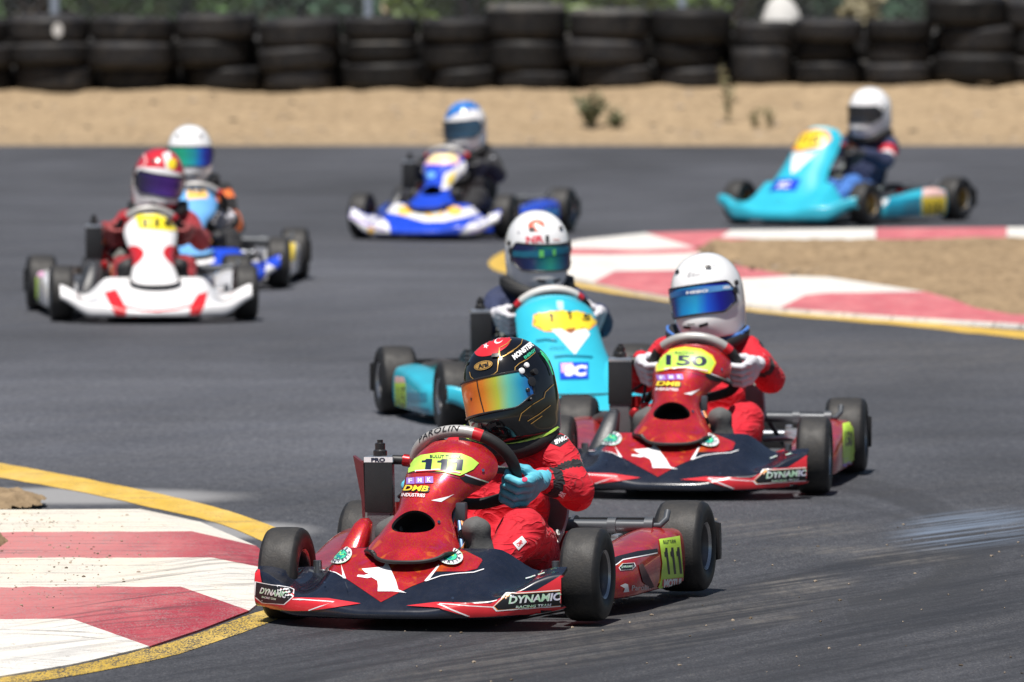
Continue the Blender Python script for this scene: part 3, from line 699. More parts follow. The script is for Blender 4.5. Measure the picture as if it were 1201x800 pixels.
for i, (xc, yb, rows) in enumerate(stacks):
    for k, (dx, wd, ht, tilt) in enumerate(rows):
        o = bpy.data.objects.new('old_tyre', TYD if (i in (7, 8) and k == 2) or (i == 5 and k == 1) else TY); COL.objects.link(o)
        yc = yb - sum(r_[2] for r_ in rows[:k]) - ht/2
        r_ = ray(xc+dx, yc); t = (Yw + random.uniform(-.05, .05))/r_[1]; p = np.array([0, 0, CAM_H]) + r_*t
        o.location = p; o.scale = (wd/sp/.68,)*2+(ht/sp/.205,); o.rotation_euler = (random.uniform(-.02, .02), R(tilt), random.uniform(0, 6))
        pos = {0: 'bottom tyre', len(rows)-1: 'topmost tyre'}.get(k, 'middle tyre')
        col_ = 'dusty black car' if o.data is TYD else 'black car'
        lab = f'{col_} tyre, {pos} of {ordn[i]} stack from the left in the tyre wall'
        if i == 0: lab = f'{col_} tyre, {pos} of the leftmost stack in the tyre wall'
        if i == 14: lab = f'{col_} tyre, {pos} of the rightmost stack in the tyre wall'
        if i == 1 and k == 2: lab = 'black car tyre with a white oval patch on top of the second stack'
        tag(o, lab, 'tyre', 'stacked car tyres along the dirt bank')
        if i == 1 and k == 2:
            a0 = -math.pi/2 - o.rotation_euler[2] + .05; f = Surf(lambda u, v: np.stack([.342*np.cos(a0+u/.342), .342*np.sin(a0+u/.342), v], -1)); b = MB()
            f.poly(b, ellipse(.075, .0, .042, .055), 0, .002, .02); b.build('white_patch', M('white_old', (.6, .6, .6), .6), o)

for i in range(14):      # a second row of tyres stands close behind the gaps
    for k in (0, 1):
        xa, xb = stacks[i][0], stacks[i+1][0]; yb = (stacks[i][1]+stacks[i+1][1])/2-2
        o = bpy.data.objects.new('old_tyre', TY); COL.objects.link(o); y_ = Yw+.62
        o.location = (((xa+xb)/2-600.5)/FPX*y_, y_, .325+.006*((xa+xb)/2-600.5)/FPX*y_+.115+k*.212); o.scale = (1.1, 1.1, 1.1); o.rotation_euler = (0, R(random.uniform(-1.5, 1.5)), random.uniform(0, 6))
        tag(o, f'rear row black tyre, {["bottom", "middle", "top"][k]} one, behind the gap right of {ordn[i]} front stack', 'tyre', 'stacked car tyres along the dirt bank')

# ------------------------------------------------------------------ fence, bushes and weeds behind
gal = M('galvanised', (.30, .31, .33), .45, .7)
fy = 71.6
fe = empty('chain_link_fence', (0, fy, .33)); tag(fe, 'galvanised chain link fence on steel posts behind the tyre wall', 'fence')
mb = MB(); pit = .085; Hf = 1.9; W_ = 6.2
for sgn in (-1, 1):
    x = -W_-Hf
    while x < W_+Hf:
        a = (x, 0); b = (x+sgn*Hf, Hf)
        mb.tube([(a[0], .004*sgn, 0), (b[0], .004*sgn, Hf)], .0017, 0, 3, caps=False); x += pit
mb.build('wire_mesh', gal, fe, smooth=False)
for px in (64, 432, 800, 1168):
    x = (px-600.5)/FPX*fy; mb = MB(); mb.lathe([(-.1, .0), (-.1, .036), (1.95, .036), (1.98, .02), (1.99, 0)], 'z', (x, .05, 0), 16); mb.build('post', M('post_steel', (.36, .42, .52), .4, .5), fe)
mb = MB(); mb.tube([(-W_-1, .03, 1.9), (W_+1, .03, 1.9)], .02, 0, 8); mb.build('rail', gal, fe)

def leaf_mat(name, c):
    m, nt, b = _new(name); o = N(nt, 'ShaderNodeTexCoord').outputs['Object']; n = noise(nt, 3, 3, .6, o)
    L(nt, ramp(nt, n.outputs[0], [(.3, tuple(x*.55 for x in c)), (.7, tuple(x*1.35 for x in c))]).outputs[0], b.inputs['Base Color'])
    b.inputs['Roughness'].default_value = .55; MATS[name] = m; return m
lf = [leaf_mat('leaf_a', (.075, .15, .045)), leaf_mat('leaf_b', (.04, .09, .05)), leaf_mat('leaf_c', (.13, .20, .045)), leaf_mat('leaf_dry', (.34, .30, .19))]
bark = M('bark', (.13, .10, .07), .9, bmp=.5, bscale=30)
def bush_mesh(seed, nl=7000, dims=(.95, .6, .85), leaf=.075):
    rg = np.random.default_rng(seed); mb = MB(); cl = []
    for k in range(16):
        th, z = rg.uniform(0, 6.28), rg.uniform(.06, 1); r_ = math.sqrt(rg.uniform(.1, 1))*math.sqrt(max(.05, 1-(z-.45)**2*2.2)); cl.append((dims[0]*r_*math.cos(th), dims[1]*r_*math.sin(th), dims[2]*2*z*.93, rg.uniform(.24, .42)))
    V = []; F = []
    for k in range(nl):
        c = cl[rg.integers(16)]; d = rg.normal(size=3); d /= np.linalg.norm(d); p = np.array(c[:3])+d*c[3]*rg.uniform(.55, 1.05)
        a = rg.normal(size=3); a /= np.linalg.norm(a); b = np.cross(a, rg.normal(size=3)); b /= np.linalg.norm(b); s_ = leaf*rg.uniform(.6, 1.3); n = len(V)
        V += [p-a*s_, p+b*s_*.42, p+a*s_, p-b*s_*.42]; F.append((n, n+1, n+2, n+3))
    mb.add(V, F); me = mb.mesh('foliage', lf[0], False); mb2 = MB()
    for c in cl: mb2.tube([(0, 0, 0), (c[0]*.4, c[1]*.4, c[2]*.45), c[:3]], [.03, .018, .006], 0, 5)
    return me, mb2.mesh('stem', bark)
bm_ = [bush_mesh(s_) for s_ in (1, 2, 3)]
bushes = [(-6.1, 74.5, 1.15, 1), (-4.9, 73.6, .95, 0), (-4.0, 75.0, 1.1, 0), (-3.0, 74.0, .9, 0), (-2.1, 75.2, 1.1, 1), (-1.25, 74.0, 1.0, 1), (-.3, 73.8, .95, 2), (.7, 75.0, 1.1, 2), (1.7, 74.2, .9, 2), (2.5, 75.4, 1.1, 1), (3.35, 74.4, .8, 1), (4.4, 76, 1.2, 1), (5.4, 75, 1.2, 0), (-5.3, 77.5, 1.5, 1), (-1.6, 78, 1.6, 0), (1.2, 78, 1.6, 0), (3.9, 78.5, 1.5, 1)]
bl = {0: 'mid green leafy', 1: 'dark green leafy', 2: 'bright green leafy'}
for i, (x, y, s_, c) in enumerate(bushes):
    h = (.1, .35, .05)[i % 3]; root = empty('bush', (x, y, .33), i*1.3); root.scale = (s_, s_, s_)
    far = 'in the far row' if y > 77 else 'in the near row'
    px_ = 600.5+FPX*x/y
    where = ('at the far left end of the fence' if i == 0 else f'{["second","third","fourth","fifth","sixth","seventh","eighth","ninth","tenth","eleventh","twelfth","thirteenth"][min(i-1,11)]} from the left behind the fence') if y <= 77 else f'in the far row, {["leftmost","second","third","rightmost"][i-13]} of four'
    tag(root, f'{bl[c]} bush, {where}', 'bush', 'bushes behind the chain link fence')
    me, stm = bm_[i % 3]
    f = obj('foliage', me, root); f.material_slots[0].link = 'OBJECT'; f.material_slots[0].material = lf[c]; obj('stem', stm, root)

# mostly unseen trees, added to keep bright horizon sky out of glossy reflections
rg = np.random.default_rng(77); n_ = 26000; cx_ = rg.uniform(-70, 70, 90); ch_ = rg.uniform(6, 13, 90); ci = rg.integers(0, 90, n_)
p_ = np.stack([cx_[ci]+rg.normal(0, 2.2, n_), 96+rg.normal(0, 2.5, n_)+(ci % 7), np.abs(rg.beta(1.6, 1.4, n_))*ch_[ci]+.2], -1)
a_ = rg.normal(size=(n_, 3)); a_ /= np.linalg.norm(a_, axis=1, keepdims=True); b_ = np.cross(a_, rg.normal(size=(n_, 3))); b_ /= np.linalg.norm(b_, axis=1, keepdims=True); s_ = rg.uniform(.35, .75, (n_, 1))
Vw = np.stack([p_-a_*s_, p_+b_*s_*.5, p_+a_*s_, p_-b_*s_*.5], 1).reshape(-1, 3); mb = MB(); mb.add(Vw, [(4*i, 4*i+1, 4*i+2, 4*i+3) for i in range(n_)]); tag(mb.build('added_wood', lf[1], smooth=False), kind='stuff')

def weed(name, px, py, hpx, n, spread, mat, label, cat, leaf=.03, seed=0, at=None):
    rg = np.random.default_rng(seed); x0 = at
    for yy in (np.arange(65.2, 69.2, .05) if at is None else ()):      # stand it where the photo's foot of the plant meets the bank
        x = (px-600.5)/FPX*yy; z = bank_z(x, yy); d = yy*math.cos(PITCH)-(z-CAM_H)*math.sin(PITCH); u = (z-CAM_H)*math.cos(PITCH)+yy*math.sin(PITCH)
        if 400-FPX*u/d < py: x0 = (x, yy, z); break
    x0 = x0 or (x, 68.5, bank_z(x, 68.5)); s_ = hpx/150.0; stem = MB(); lv = MB()
    for k in range(n):
        a = rg.uniform(0, 6.28); tip = np.array([math.cos(a)*spread*rg.uniform(.2, 1), math.sin(a)*spread*rg.uniform(.2, 1), s_*rg.uniform(.5, 1)]); mid = tip*np.array([.35, .35, .55])
        stem.tube([(0, 0, -.01), mid, tip], [.004, .003, .0015], 0, 5)
        for j in range(26):
            t = rg.uniform(.15, 1); p = 2*t*(1-t)*mid+t*t*tip; d = rg.normal(size=3); d[2] = abs(d[2])*.6; d /= np.linalg.norm(d); b = np.cross(d, rg.normal(size=3)); b /= np.linalg.norm(b); q = leaf*rg.uniform(.6, 1.4)
            lv.add([p, p+d*q*.5+b*q*.22, p+d*q, p+d*q*.5-b*q*.22], [(0, 1, 2, 3)])
    r_ = empty(name, x0); tag(r_, label, cat); stem.build('stem', mat, r_); lv.build('foliage', mat, r_, smooth=False)
wg = leaf_mat('leaf_weed', (.30, .275, .15)); wd_ = leaf_mat('leaf_weed_dark', (.16, .175, .09))
weed('weed', 692, 150, 46, 16, .17, wd_, 'large bushy grey green weed growing on the dirt bank', 'weed', .05, 4)
weed('weed', 722, 152, 22, 9, .09, wd_, 'low weed at the right foot of the large bushy weed', 'weed', .04, 5)
weed('weed', 854, 145, 70, 6, .10, wg, 'tall thin pale weed standing against the tyre wall', 'weed', .04, 6)
weed('weed', 886, 150, 24, 5, .07, wg, 'short upright weed on the dirt bank beside the tall thin weed', 'weed', .03, 7)
weed('weed', 904, 151, 26, 5, .07, wg, 'rightmost short upright weed on the dirt bank', 'weed', .03, 8)
weed('weed', 1000, 52, 118, 30, .22, lf[3], 'dry straw coloured tuft of grass behind the tyre wall', 'weed', .09, 9, (2.83, 70.6, .33))
# pale rounded object of unknown kind that shows above the tyres
bm = bmesh.new(); bmesh.ops.create_icosphere(bm, subdivisions=4, radius=1)
for v in bm.verts: v.co *= 1+.07*float(fbm(np.array(v.co.x*2+v.co.z), np.array(v.co.y*2-v.co.z), 1.4, 31))
mb = MB(); mb.add([(v.co.x*.19, v.co.y*.19, v.co.z*.36) for v in bm.verts], [[v.index for v in f.verts] for f in bm.faces]); bm.free()
o = mb.build('pale_object', M('object_pale', (.55, .54, .52), .85, bmp=.5, bscale=25)); o.location = ((916-600.5)/FPX*70.6, 70.6, .33+.35); tag(o, 'pale rounded object showing just above the tyre wall', 'pale_object')
# ================================================================== KARTS   (local axes: x forwards, y to the driver's left, z up; origin under the front axle)
black_pl = M('plastic_black', (.018, .018, .020), .38, bmp=.15, bscale=200)
gloss_bk = M('gloss_black', (.008, .011, .022), .26, coat=.75, var=.2, vscale=20, dust=.03)
steel = M('steel_dark', (.16, .17, .19), .38, .8); alu = M('aluminium', (.62, .62, .64), .3, .9); chrome = M('chrome', (.7, .7, .72), .12, 1.0)
tube_m = M('tube_grey', (.07, .078, .09), .45, .2); box_m = M('box_black', (.03, .033, .04), .42, bmp=.2, bscale=150)
tread = M('tyre_tread', (.021, .0205, .021), .66, var=.14, vscale=14, dust=.10, bmp=.35, bscale=160); side = M('tyre_side', (.010, .010, .011), .5, dust=.05, vscale=20)
rim_dk = M('rim_dark', (.10, .10, .105), .35, .7); rim_gold = M('rim_gold', (.50, .36, .14), .35, .8); rim_lip = M('rim_lip', (.45, .45, .46), .25, .9)
red_an = M('anodised_red', (.45, .02, .025), .3, .6); seat_m = M('seat_fibre', (.36, .39, .37), .42, coat=.3); hole_m = M('hole_shade_black', (.004, .004, .004), .8)
hose_m = M('hose_black', (.015, .015, .016), .5); fuel_m = M('tank_plastic', (.42, .40, .34), .45); fin_m = M('radiator_fins', (.17, .17, .18), .5, .4, bmp=.5, bscale=300)
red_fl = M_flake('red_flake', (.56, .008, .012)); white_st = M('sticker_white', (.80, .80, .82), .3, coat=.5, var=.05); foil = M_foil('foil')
navy = M('ink_navy', (.012, .02, .05), .35); ink = M('ink_black', (.01, .01, .012), .35); lime = M('plate_lime', (.50, .80, .10), .35, var=.2, vscale=20, coat=.4); lime2 = M('plate_lime_side', (.48, .72, .06), .4, var=.15, coat=.2)
yel = M('sticker_yellow', (.85, .62, .03), .35, coat=.4); org = M('sticker_orange', (.85, .30, .03), .35, coat=.4); redst = M('sticker_red', (.60, .02, .03), .35, coat=.5)
cyan_b = M('cyan_gloss', (.03, .45, .60), .30, coat=.8, var=.06); cyan_d = M('cyan_dark', (.01, .22, .34), .3, coat=.7); cyan_l = M('cyan_pale', (.45, .75, .80), .3, coat=.7)
white_b = M('white_gloss', (.80, .79, .80), .24, coat=.9, var=.05); red_b = M('red_gloss', (.58, .02, .025), .25, coat=.9); blue_b = M('blue_gloss', (.012, .06, .56), .25, coat=.9); sky_b = M('sky_blue_gloss', (.16, .42, .80), .28, coat=.8)
purple = M('sticker_purple', (.30, .16, .55), .35); green_st = M('sticker_green', (.05, .5, .30), .35); teal_st = M('sticker_teal', (.03, .30, .36), .3, .3); gold = M('gold_line', (.62, .36, .10), .35, .5)
grip = M('grip_black', (.014, .014, .015), .6, bmp=.3, bscale=400); grip_s = M('grip_silver', (.42, .41, .40), .42, .25); grip_w = M('grip_white', (.62, .60, .58), .5)
orange_pl = M('plate_orange', (.85, .50, .12), .4, coat=.3)

ALPHA = R(33); WC = np.array([-.300, 0, .385]); WN = np.array([math.cos(ALPHA), 0, -math.sin(ALPHA)]); WU = np.array([math.sin(ALPHA), 0, math.cos(ALPHA)]); WY = np.array([0, 1., 0]); WR = (.142, .130)
def ringpt(phi):
    flat = 1.0 - .10*sm(-math.cos(phi), .6, .95)
    return WC + WR[0]*math.sin(phi)*WY + WR[1]*math.cos(phi)*flat*WU

# ---- wheels
def wheel_meshes(r, w_, rim):
    mb = MB(); h = w_/2; ri = r*.52
    prof = [(-h*.72, ri), (-h*.92, ri*1.07), (-h*1.0, r*.74), (-h*.97, r*.86), (-h*.88, r*.94), (-h*.74, r*.978), (-h*.5, r*.995), (0, r), (h*.5, r*.995), (h*.74, r*.978), (h*.88, r*.94), (h*.97, r*.86), (h, r*.74), (h*.92, ri*1.07), (h*.72, ri)]
    mb.lathe(prof, 'y', n=56, m=[1, 1, 1, 1, 1, 0, 0, 0, 0, 1, 1, 1, 1, 1, 1]); ty = mb.mesh('tyre', [tread, side], True, 60)
    mb = MB(); lip = ri*1.03
    for s in (-1, 1): mb.lathe([(s*h*.72, ri*.9), (s*h*.86, lip), (s*h*.90, lip*.985), (s*h*.80, ri*.9), (s*h*.5, ri*.83), (s*h*.12, ri*.80), (s*h*.10, ri*.42), (s*h*.35, ri*.40), (s*h*.38, 0)], 'y', n=40, m=[1, 1, 1, 0, 0, 0, 0, 0, 0])
    for k in range(3):
        a = k*2.094+.4
        for s in (-1, 1): mb.lathe([(s*h*.12, .007), (s*h*.36, .007), (s*h*.36, 0)], 'y', (ri*.60*math.cos(a), 0, ri*.60*math.sin(a)), 8, 1)
    return ty, mb.mesh('rim', [rim, rim_lip], True, 40)
WM = {}
def add_wheel(k, loc, r, w_, rim, steer=0, roll=0):
    key = (r, w_, rim.name)
    if key not in WM: WM[key] = wheel_meshes(r, w_, rim)
    e = empty('wheel', loc, steer, k); e.rotation_euler = (0, 0, steer); obj('tyre', WM[key][0], e); q = obj('rim', WM[key][1], e); q.rotation_euler = (0, roll, 0); return e

# ---- nose
def nose_f(horn, W=.43, hi=0.0):
    def f(u, v):
        u, v = np.broadcast_arrays(np.asarray(u, float), np.asarray(v, float)); y = u*W; a = np.abs(y)
        cw = sm(a, .205, .315); e = sm(a, .27, .425)
        xf = .34 - .62*a*a - .03*e
        if horn:
            zb = .030 + .078*sm(a, .29, .45); zl = .060 + hi*.7 + .030*sm(a, .10, .25) + .045*sm(a, .30, .44)
            xr = .05 - .03*cw + .13*sm(a, .33, .36); zr = lerp(.195+hi, .118, cw) + .052*sm(a, .30, .44); zm = lerp(.135+hi*.6, .088, cw) + .055*sm(a, .31, .44)
        else:
            zb = .028 + .020*e; zl = .058 + .026*sm(a, .08, .25) + .058*sm(a, .24, .42)
            xr = .055 - .065*cw + .15*sm(a, .335, .36); zr = lerp(.198, .130, cw) + .028*sm(a, .27, .42); zm = lerp(.138, .088, cw) + .058*sm(a, .27, .42)
        zm = np.maximum(zm, zl*.98)
        xm = lerp(xf, xr, .5)
        C = [np.stack([xf-.03, zb], -1), np.stack([xf, zb], -1), np.stack([xf+.004, lerp(zb, zl, .55)], -1), np.stack([xf-.004, zl], -1), np.stack([xm, zm], -1), np.stack([lerp(xm, xr, .75), lerp(zm, zr, .8)], -1), np.stack([xr, zr], -1)]
        q = bspl(C, v); return np.stack([q[..., 0], y, q[..., 1]], -1)
    return f
NOSE = {h: Surf(nose_f(h), 1) for h in (False, True)}; NOSE['hi'] = Surf(nose_f(True, W=.455, hi=.05), 1)
def nose_mesh(horn, mats):
    mb = MB(); us = np.sin(np.linspace(-1, 1, 65)*math.pi/2*.999)/math.sin(math.pi/2*.999); vs_ = np.linspace(0, 1, 30)
    NOSE[horn].shell(mb, us, vs_, .010, 0); return mb

# ---- front panel
PKEY = {'hole': [(0, .190, .172, .100, .055), (.10, .140, .206, .130, .062), (.28, .058, .262, .106, .070), (.45, -.012, .315, .078, .066), (.60, -.070, .362, .100, .075), (.76, -.120, .412, .127, .088), (.90, -.158, .452, .115, .080), (1, -.198, .472, .085, .055)],
        'wide': [(0, .255, .140, .215, .070), (.2, .155, .205, .195, .070), (.45, .035, .300, .160, .068), (.7, -.080, .392, .150, .078), (.88, -.148, .452, .138, .075), (1, -.200, .476, .095, .050)],
        'plain': [(0, .190, .165, .112, .050), (.15, .130, .215, .108, .055), (.4, .030, .300, .090, .060), (.62, -.065, .370, .112, .070), (.80, -.130, .425, .120, .075), (.92, -.165, .458, .105, .070), (1, -.200, .474, .075, .050)],
        'slim': [(0, .190, .165, .110, .050), (.10, .150, .195, .085, .045), (.3, .075, .260, .055, .040), (.5, .005, .325, .058, .045), (.68, -.075, .388, .100, .065), (.85, -.145, .445, .105, .070), (1, -.200, .474, .075, .050)]}
TWIST = {'hole_twisted': [(0, -.012), (.15, -.026), (.35, -.036), (.52, -.034), (.72, -.008), (.85, 0), (1, 0)]}
def panel_f(kind):
    keys = PKEY[kind]; be = 1.25
    def f(s, t):
        s, t = np.broadcast_arrays(np.asarray(s, float), np.asarray(t, float)); q = crom(keys, t); x, z, hw, cv = (q[..., i] for i in range(4))
        lat = hw*np.sin(s*be)/math.sin(be); d = cv*(1-np.cos(s*be))/(1-math.cos(be))
        if kind in TWIST: lat = lat+crom(TWIST[kind], t)[..., 0]
        return np.stack([x-d*.9, lat, z-d*.42+.042*np.abs(s)**2.2*(1-sm(t, 0, .14))], -1)
    return f
PKEY['hole_twisted'] = PKEY['hole']; PKEY['tall'] = [(t, x, .165+(z-.165)*1.27, h, c) for (t, x, z, h, c) in PKEY['wide']]
PANEL = {k: Surf(panel_f(k), 1) for k in PKEY}
HOLES = {'hole': (0, .300, .43, .088), 'hole_twisted': (.02, .300, .47, .088)}
def panel_mesh(kind, hole=None):
    mb = MB(); sf = PANEL[kind]; us = np.linspace(-1, 1, 49); vs_ = np.linspace(0, 1, 73); nu, nv = len(us), len(vs_); th = .007
    U, V = np.meshgrid(us, vs_, indexing='ij'); U = U.copy(); V = V.copy(); keep = np.ones((nu-1, nv-1), bool)
    if hole:
        s0, t0, a, b = hole; e = lambda x, y: ((x-s0)/a)**2+((y-t0)/b)**2
        uc = (us[:-1]+us[1:])/2; vc = (vs_[:-1]+vs_[1:])/2; keep = e(*np.meshgrid(uc, vc, indexing='ij')) > 1
        tk = np.zeros((nu, nv), bool); tr = np.zeros((nu, nv), bool)
        for di in (0, 1):
            for dj in (0, 1): tk[di:nu-1+di, dj:nv-1+dj] |= keep; tr[di:nu-1+di, dj:nv-1+dj] |= ~keep
        bd = tk & tr; E = np.sqrt(e(U, V)); U[bd] = s0+(U[bd]-s0)/E[bd]; V[bd] = t0+(V[bd]-t0)/E[bd]
    a_ = sf.P(U, V).reshape(-1, 3); b_ = sf.P(U, V, -th).reshape(-1, 3); K = nu*nv; F = []; ed = set()
    for i in range(nu-1):
        for j in range(nv-1):
            if keep[i, j]:
                q = (i*nv+j, (i+1)*nv+j, (i+1)*nv+j+1, i*nv+j+1); F.append(q)
                for k in range(4): ed.add((q[k], q[(k+1) % 4]))
    E = [(b, a, a+K, b+K) for (a, b) in ed if (b, a) not in ed]
    used = sorted({i for f in F for i in f}); mp = {o: n for n, o in enumerate(used)}; n0 = len(used)
    full = F + [tuple(x+K for x in q[::-1]) for q in F] + E
    idx = lambda x: mp[x] if x < K else mp[x-K]+n0
    mb.add(np.vstack([a_[used], b_[used]]), [tuple(idx(x) for x in q) for q in full], [0]*len(F)+[1]*(len(F)+len(E)))
    # rubber edging round the panel's lower lip
    return mb
def shade_cup(kind, hole):  # closed black cup added behind the opening to stand for its shade
    mb = MB(); s0, t0, a, b = hole; n = 36; an = np.linspace(0, 2*math.pi, n, endpoint=False)
    P = PANEL[kind].P(s0+a*1.04*np.cos(an), t0+b*1.04*np.sin(an), -.008); c = P.mean(0); nb = np.array([-.8, 0, -.2])
    mb.loft([[tuple(p) for p in P], [tuple(c+(p-c)*.92+nb*.05) for p in P], [tuple(c+(p-c)*.75+nb*.09) for p in P]], 0, False); k = len(mb.v); mb.f.append(tuple(range(k-n, k))); mb.m.append(0); return mb

# ---- side pods
def pod_f(sd, tip=0):
    def f(u, v):
        u, v = np.broadcast_arrays(np.asarray(u, float), np.asarray(v, float)); x = lerp(-.165, -.835, u); yo = lerp(.400, .492, sm(u, 0, .35)*.6+u*.4); zt_ = lerp(.125, .190, sm(u, -.1, .95)); zb = .032
        C = [np.stack([yo-.16, zb+u*0], -1), np.stack([yo-.02, zb+u*0], -1), np.stack([yo-.004, zb+.012+u*0], -1), np.stack([yo, lerp(zb, zt_, .55)], -1), np.stack([yo-.008, zt_-.012], -1), np.stack([yo-.035, zt_], -1), np.stack([yo-.11, zt_+.010], -1), np.stack([yo-.16, zt_-.02], -1)]
        q = bspl(C, v); return np.stack([x, sd*q[..., 0], q[..., 1]], -1)
    return f
POD = {s: Surf(pod_f(s), -s) for s in (-1, 1)}
def pod_mesh(sd):
    mb = MB(); us = np.concatenate([[-.012, -.006], np.linspace(0, 1, 24), [1.008, 1.016]]); vs_ = np.linspace(0, 1, 30); secs = []
    for u in us:
        p = POD[sd].P(np.clip(u, 0, 1)+0*vs_, vs_); sh = 1.0 if 0 <= u <= 1 else (.93 if u in (us[0], us[-1]) else .985); c = p.mean(0); p = c+(p-c)*sh; p[:, 0] -= .67*(u-np.clip(u, 0, 1)); secs.append([tuple(q) for q in p])
    mb.loft(secs, 0, True); return mb

# ---- seat
def seat_f(u, v):
    u, v = np.broadcast_arrays(np.asarray(u, float), np.asarray(v, float))
    K = [(0, -.40, .095, .125, .035), (.2, -.47, .055, .150, .060), (.42, -.60, .040, .160, .120), (.6, -.70, .075, .166, .160), (.8, -.765, .190, .172, .120), (1, -.79, .330, .150, .05)]
    q = crom(K, v); d = crom(K, np.clip(v+.01, 0, 1))-crom(K, np.clip(v-.01, 0, 1)); n = np.stack([-d[..., 1], d[..., 0]], -1); n = -n/np.linalg.norm(n, axis=-1, keepdims=True)
    an = u*1.25; lat = q[..., 2]*np.sin(an)/math.sin(1.25); up = q[..., 3]*(1-np.cos(an))/(1-math.cos(1.25))*1.0
    return np.stack([q[..., 0]+n[..., 0]*up, lat, q[..., 1]+n[..., 1]*up*1.0], -1)
SEAT = Surf(seat_f, 1)
_c = np.array(seat_f(0., .42)); _s = np.array(seat_f(1., .42))
if _s[2] < _c[2]:
    _sf = seat_f
    def seat_f2(u, v):
        a = _sf(u, v); b = _sf(0*np.asarray(u), v); r_ = 2*b-a; r_[..., 1] = a[..., 1]; return r_
    SEAT = Surf(seat_f2, 1)
CACHE = {}
def shared(key, fn):
    if key not in CACHE: CACHE[key] = fn()
    return CACHE[key]

def steering(phi0, top, txt):
    mb = MB(); n = 72; pts = [ringpt(2*math.pi*i/n+phi0) for i in range(n)]; k0 = len(mb.f)
    mb.tube(pts, .0165, 0, 12, closed=True)
    for i in range(n):
        a = (i*360/n+180) % 360-180; q = 1 if abs(a+2) < 44 else (2 if abs(a+2) < 54 else 0)
        for j in range(12): mb.m[k0+i*12+j] = q
    for a in (0, 118, 242):
        p = ringpt(R(a)+phi0); c = WC-WN*.02; d = p-c; mb.tube([c+d*.1+WN*.02, c+d*.55+WN*.004, c+d*.9+WN*.003], [.016, .012, .010], 3, 8)
    mb.tube([WC-WN*.03, WC+WN*.035], .026, 3, 14)
    return mb.mesh('steering_wheel', [grip, top, redst, tube_m])

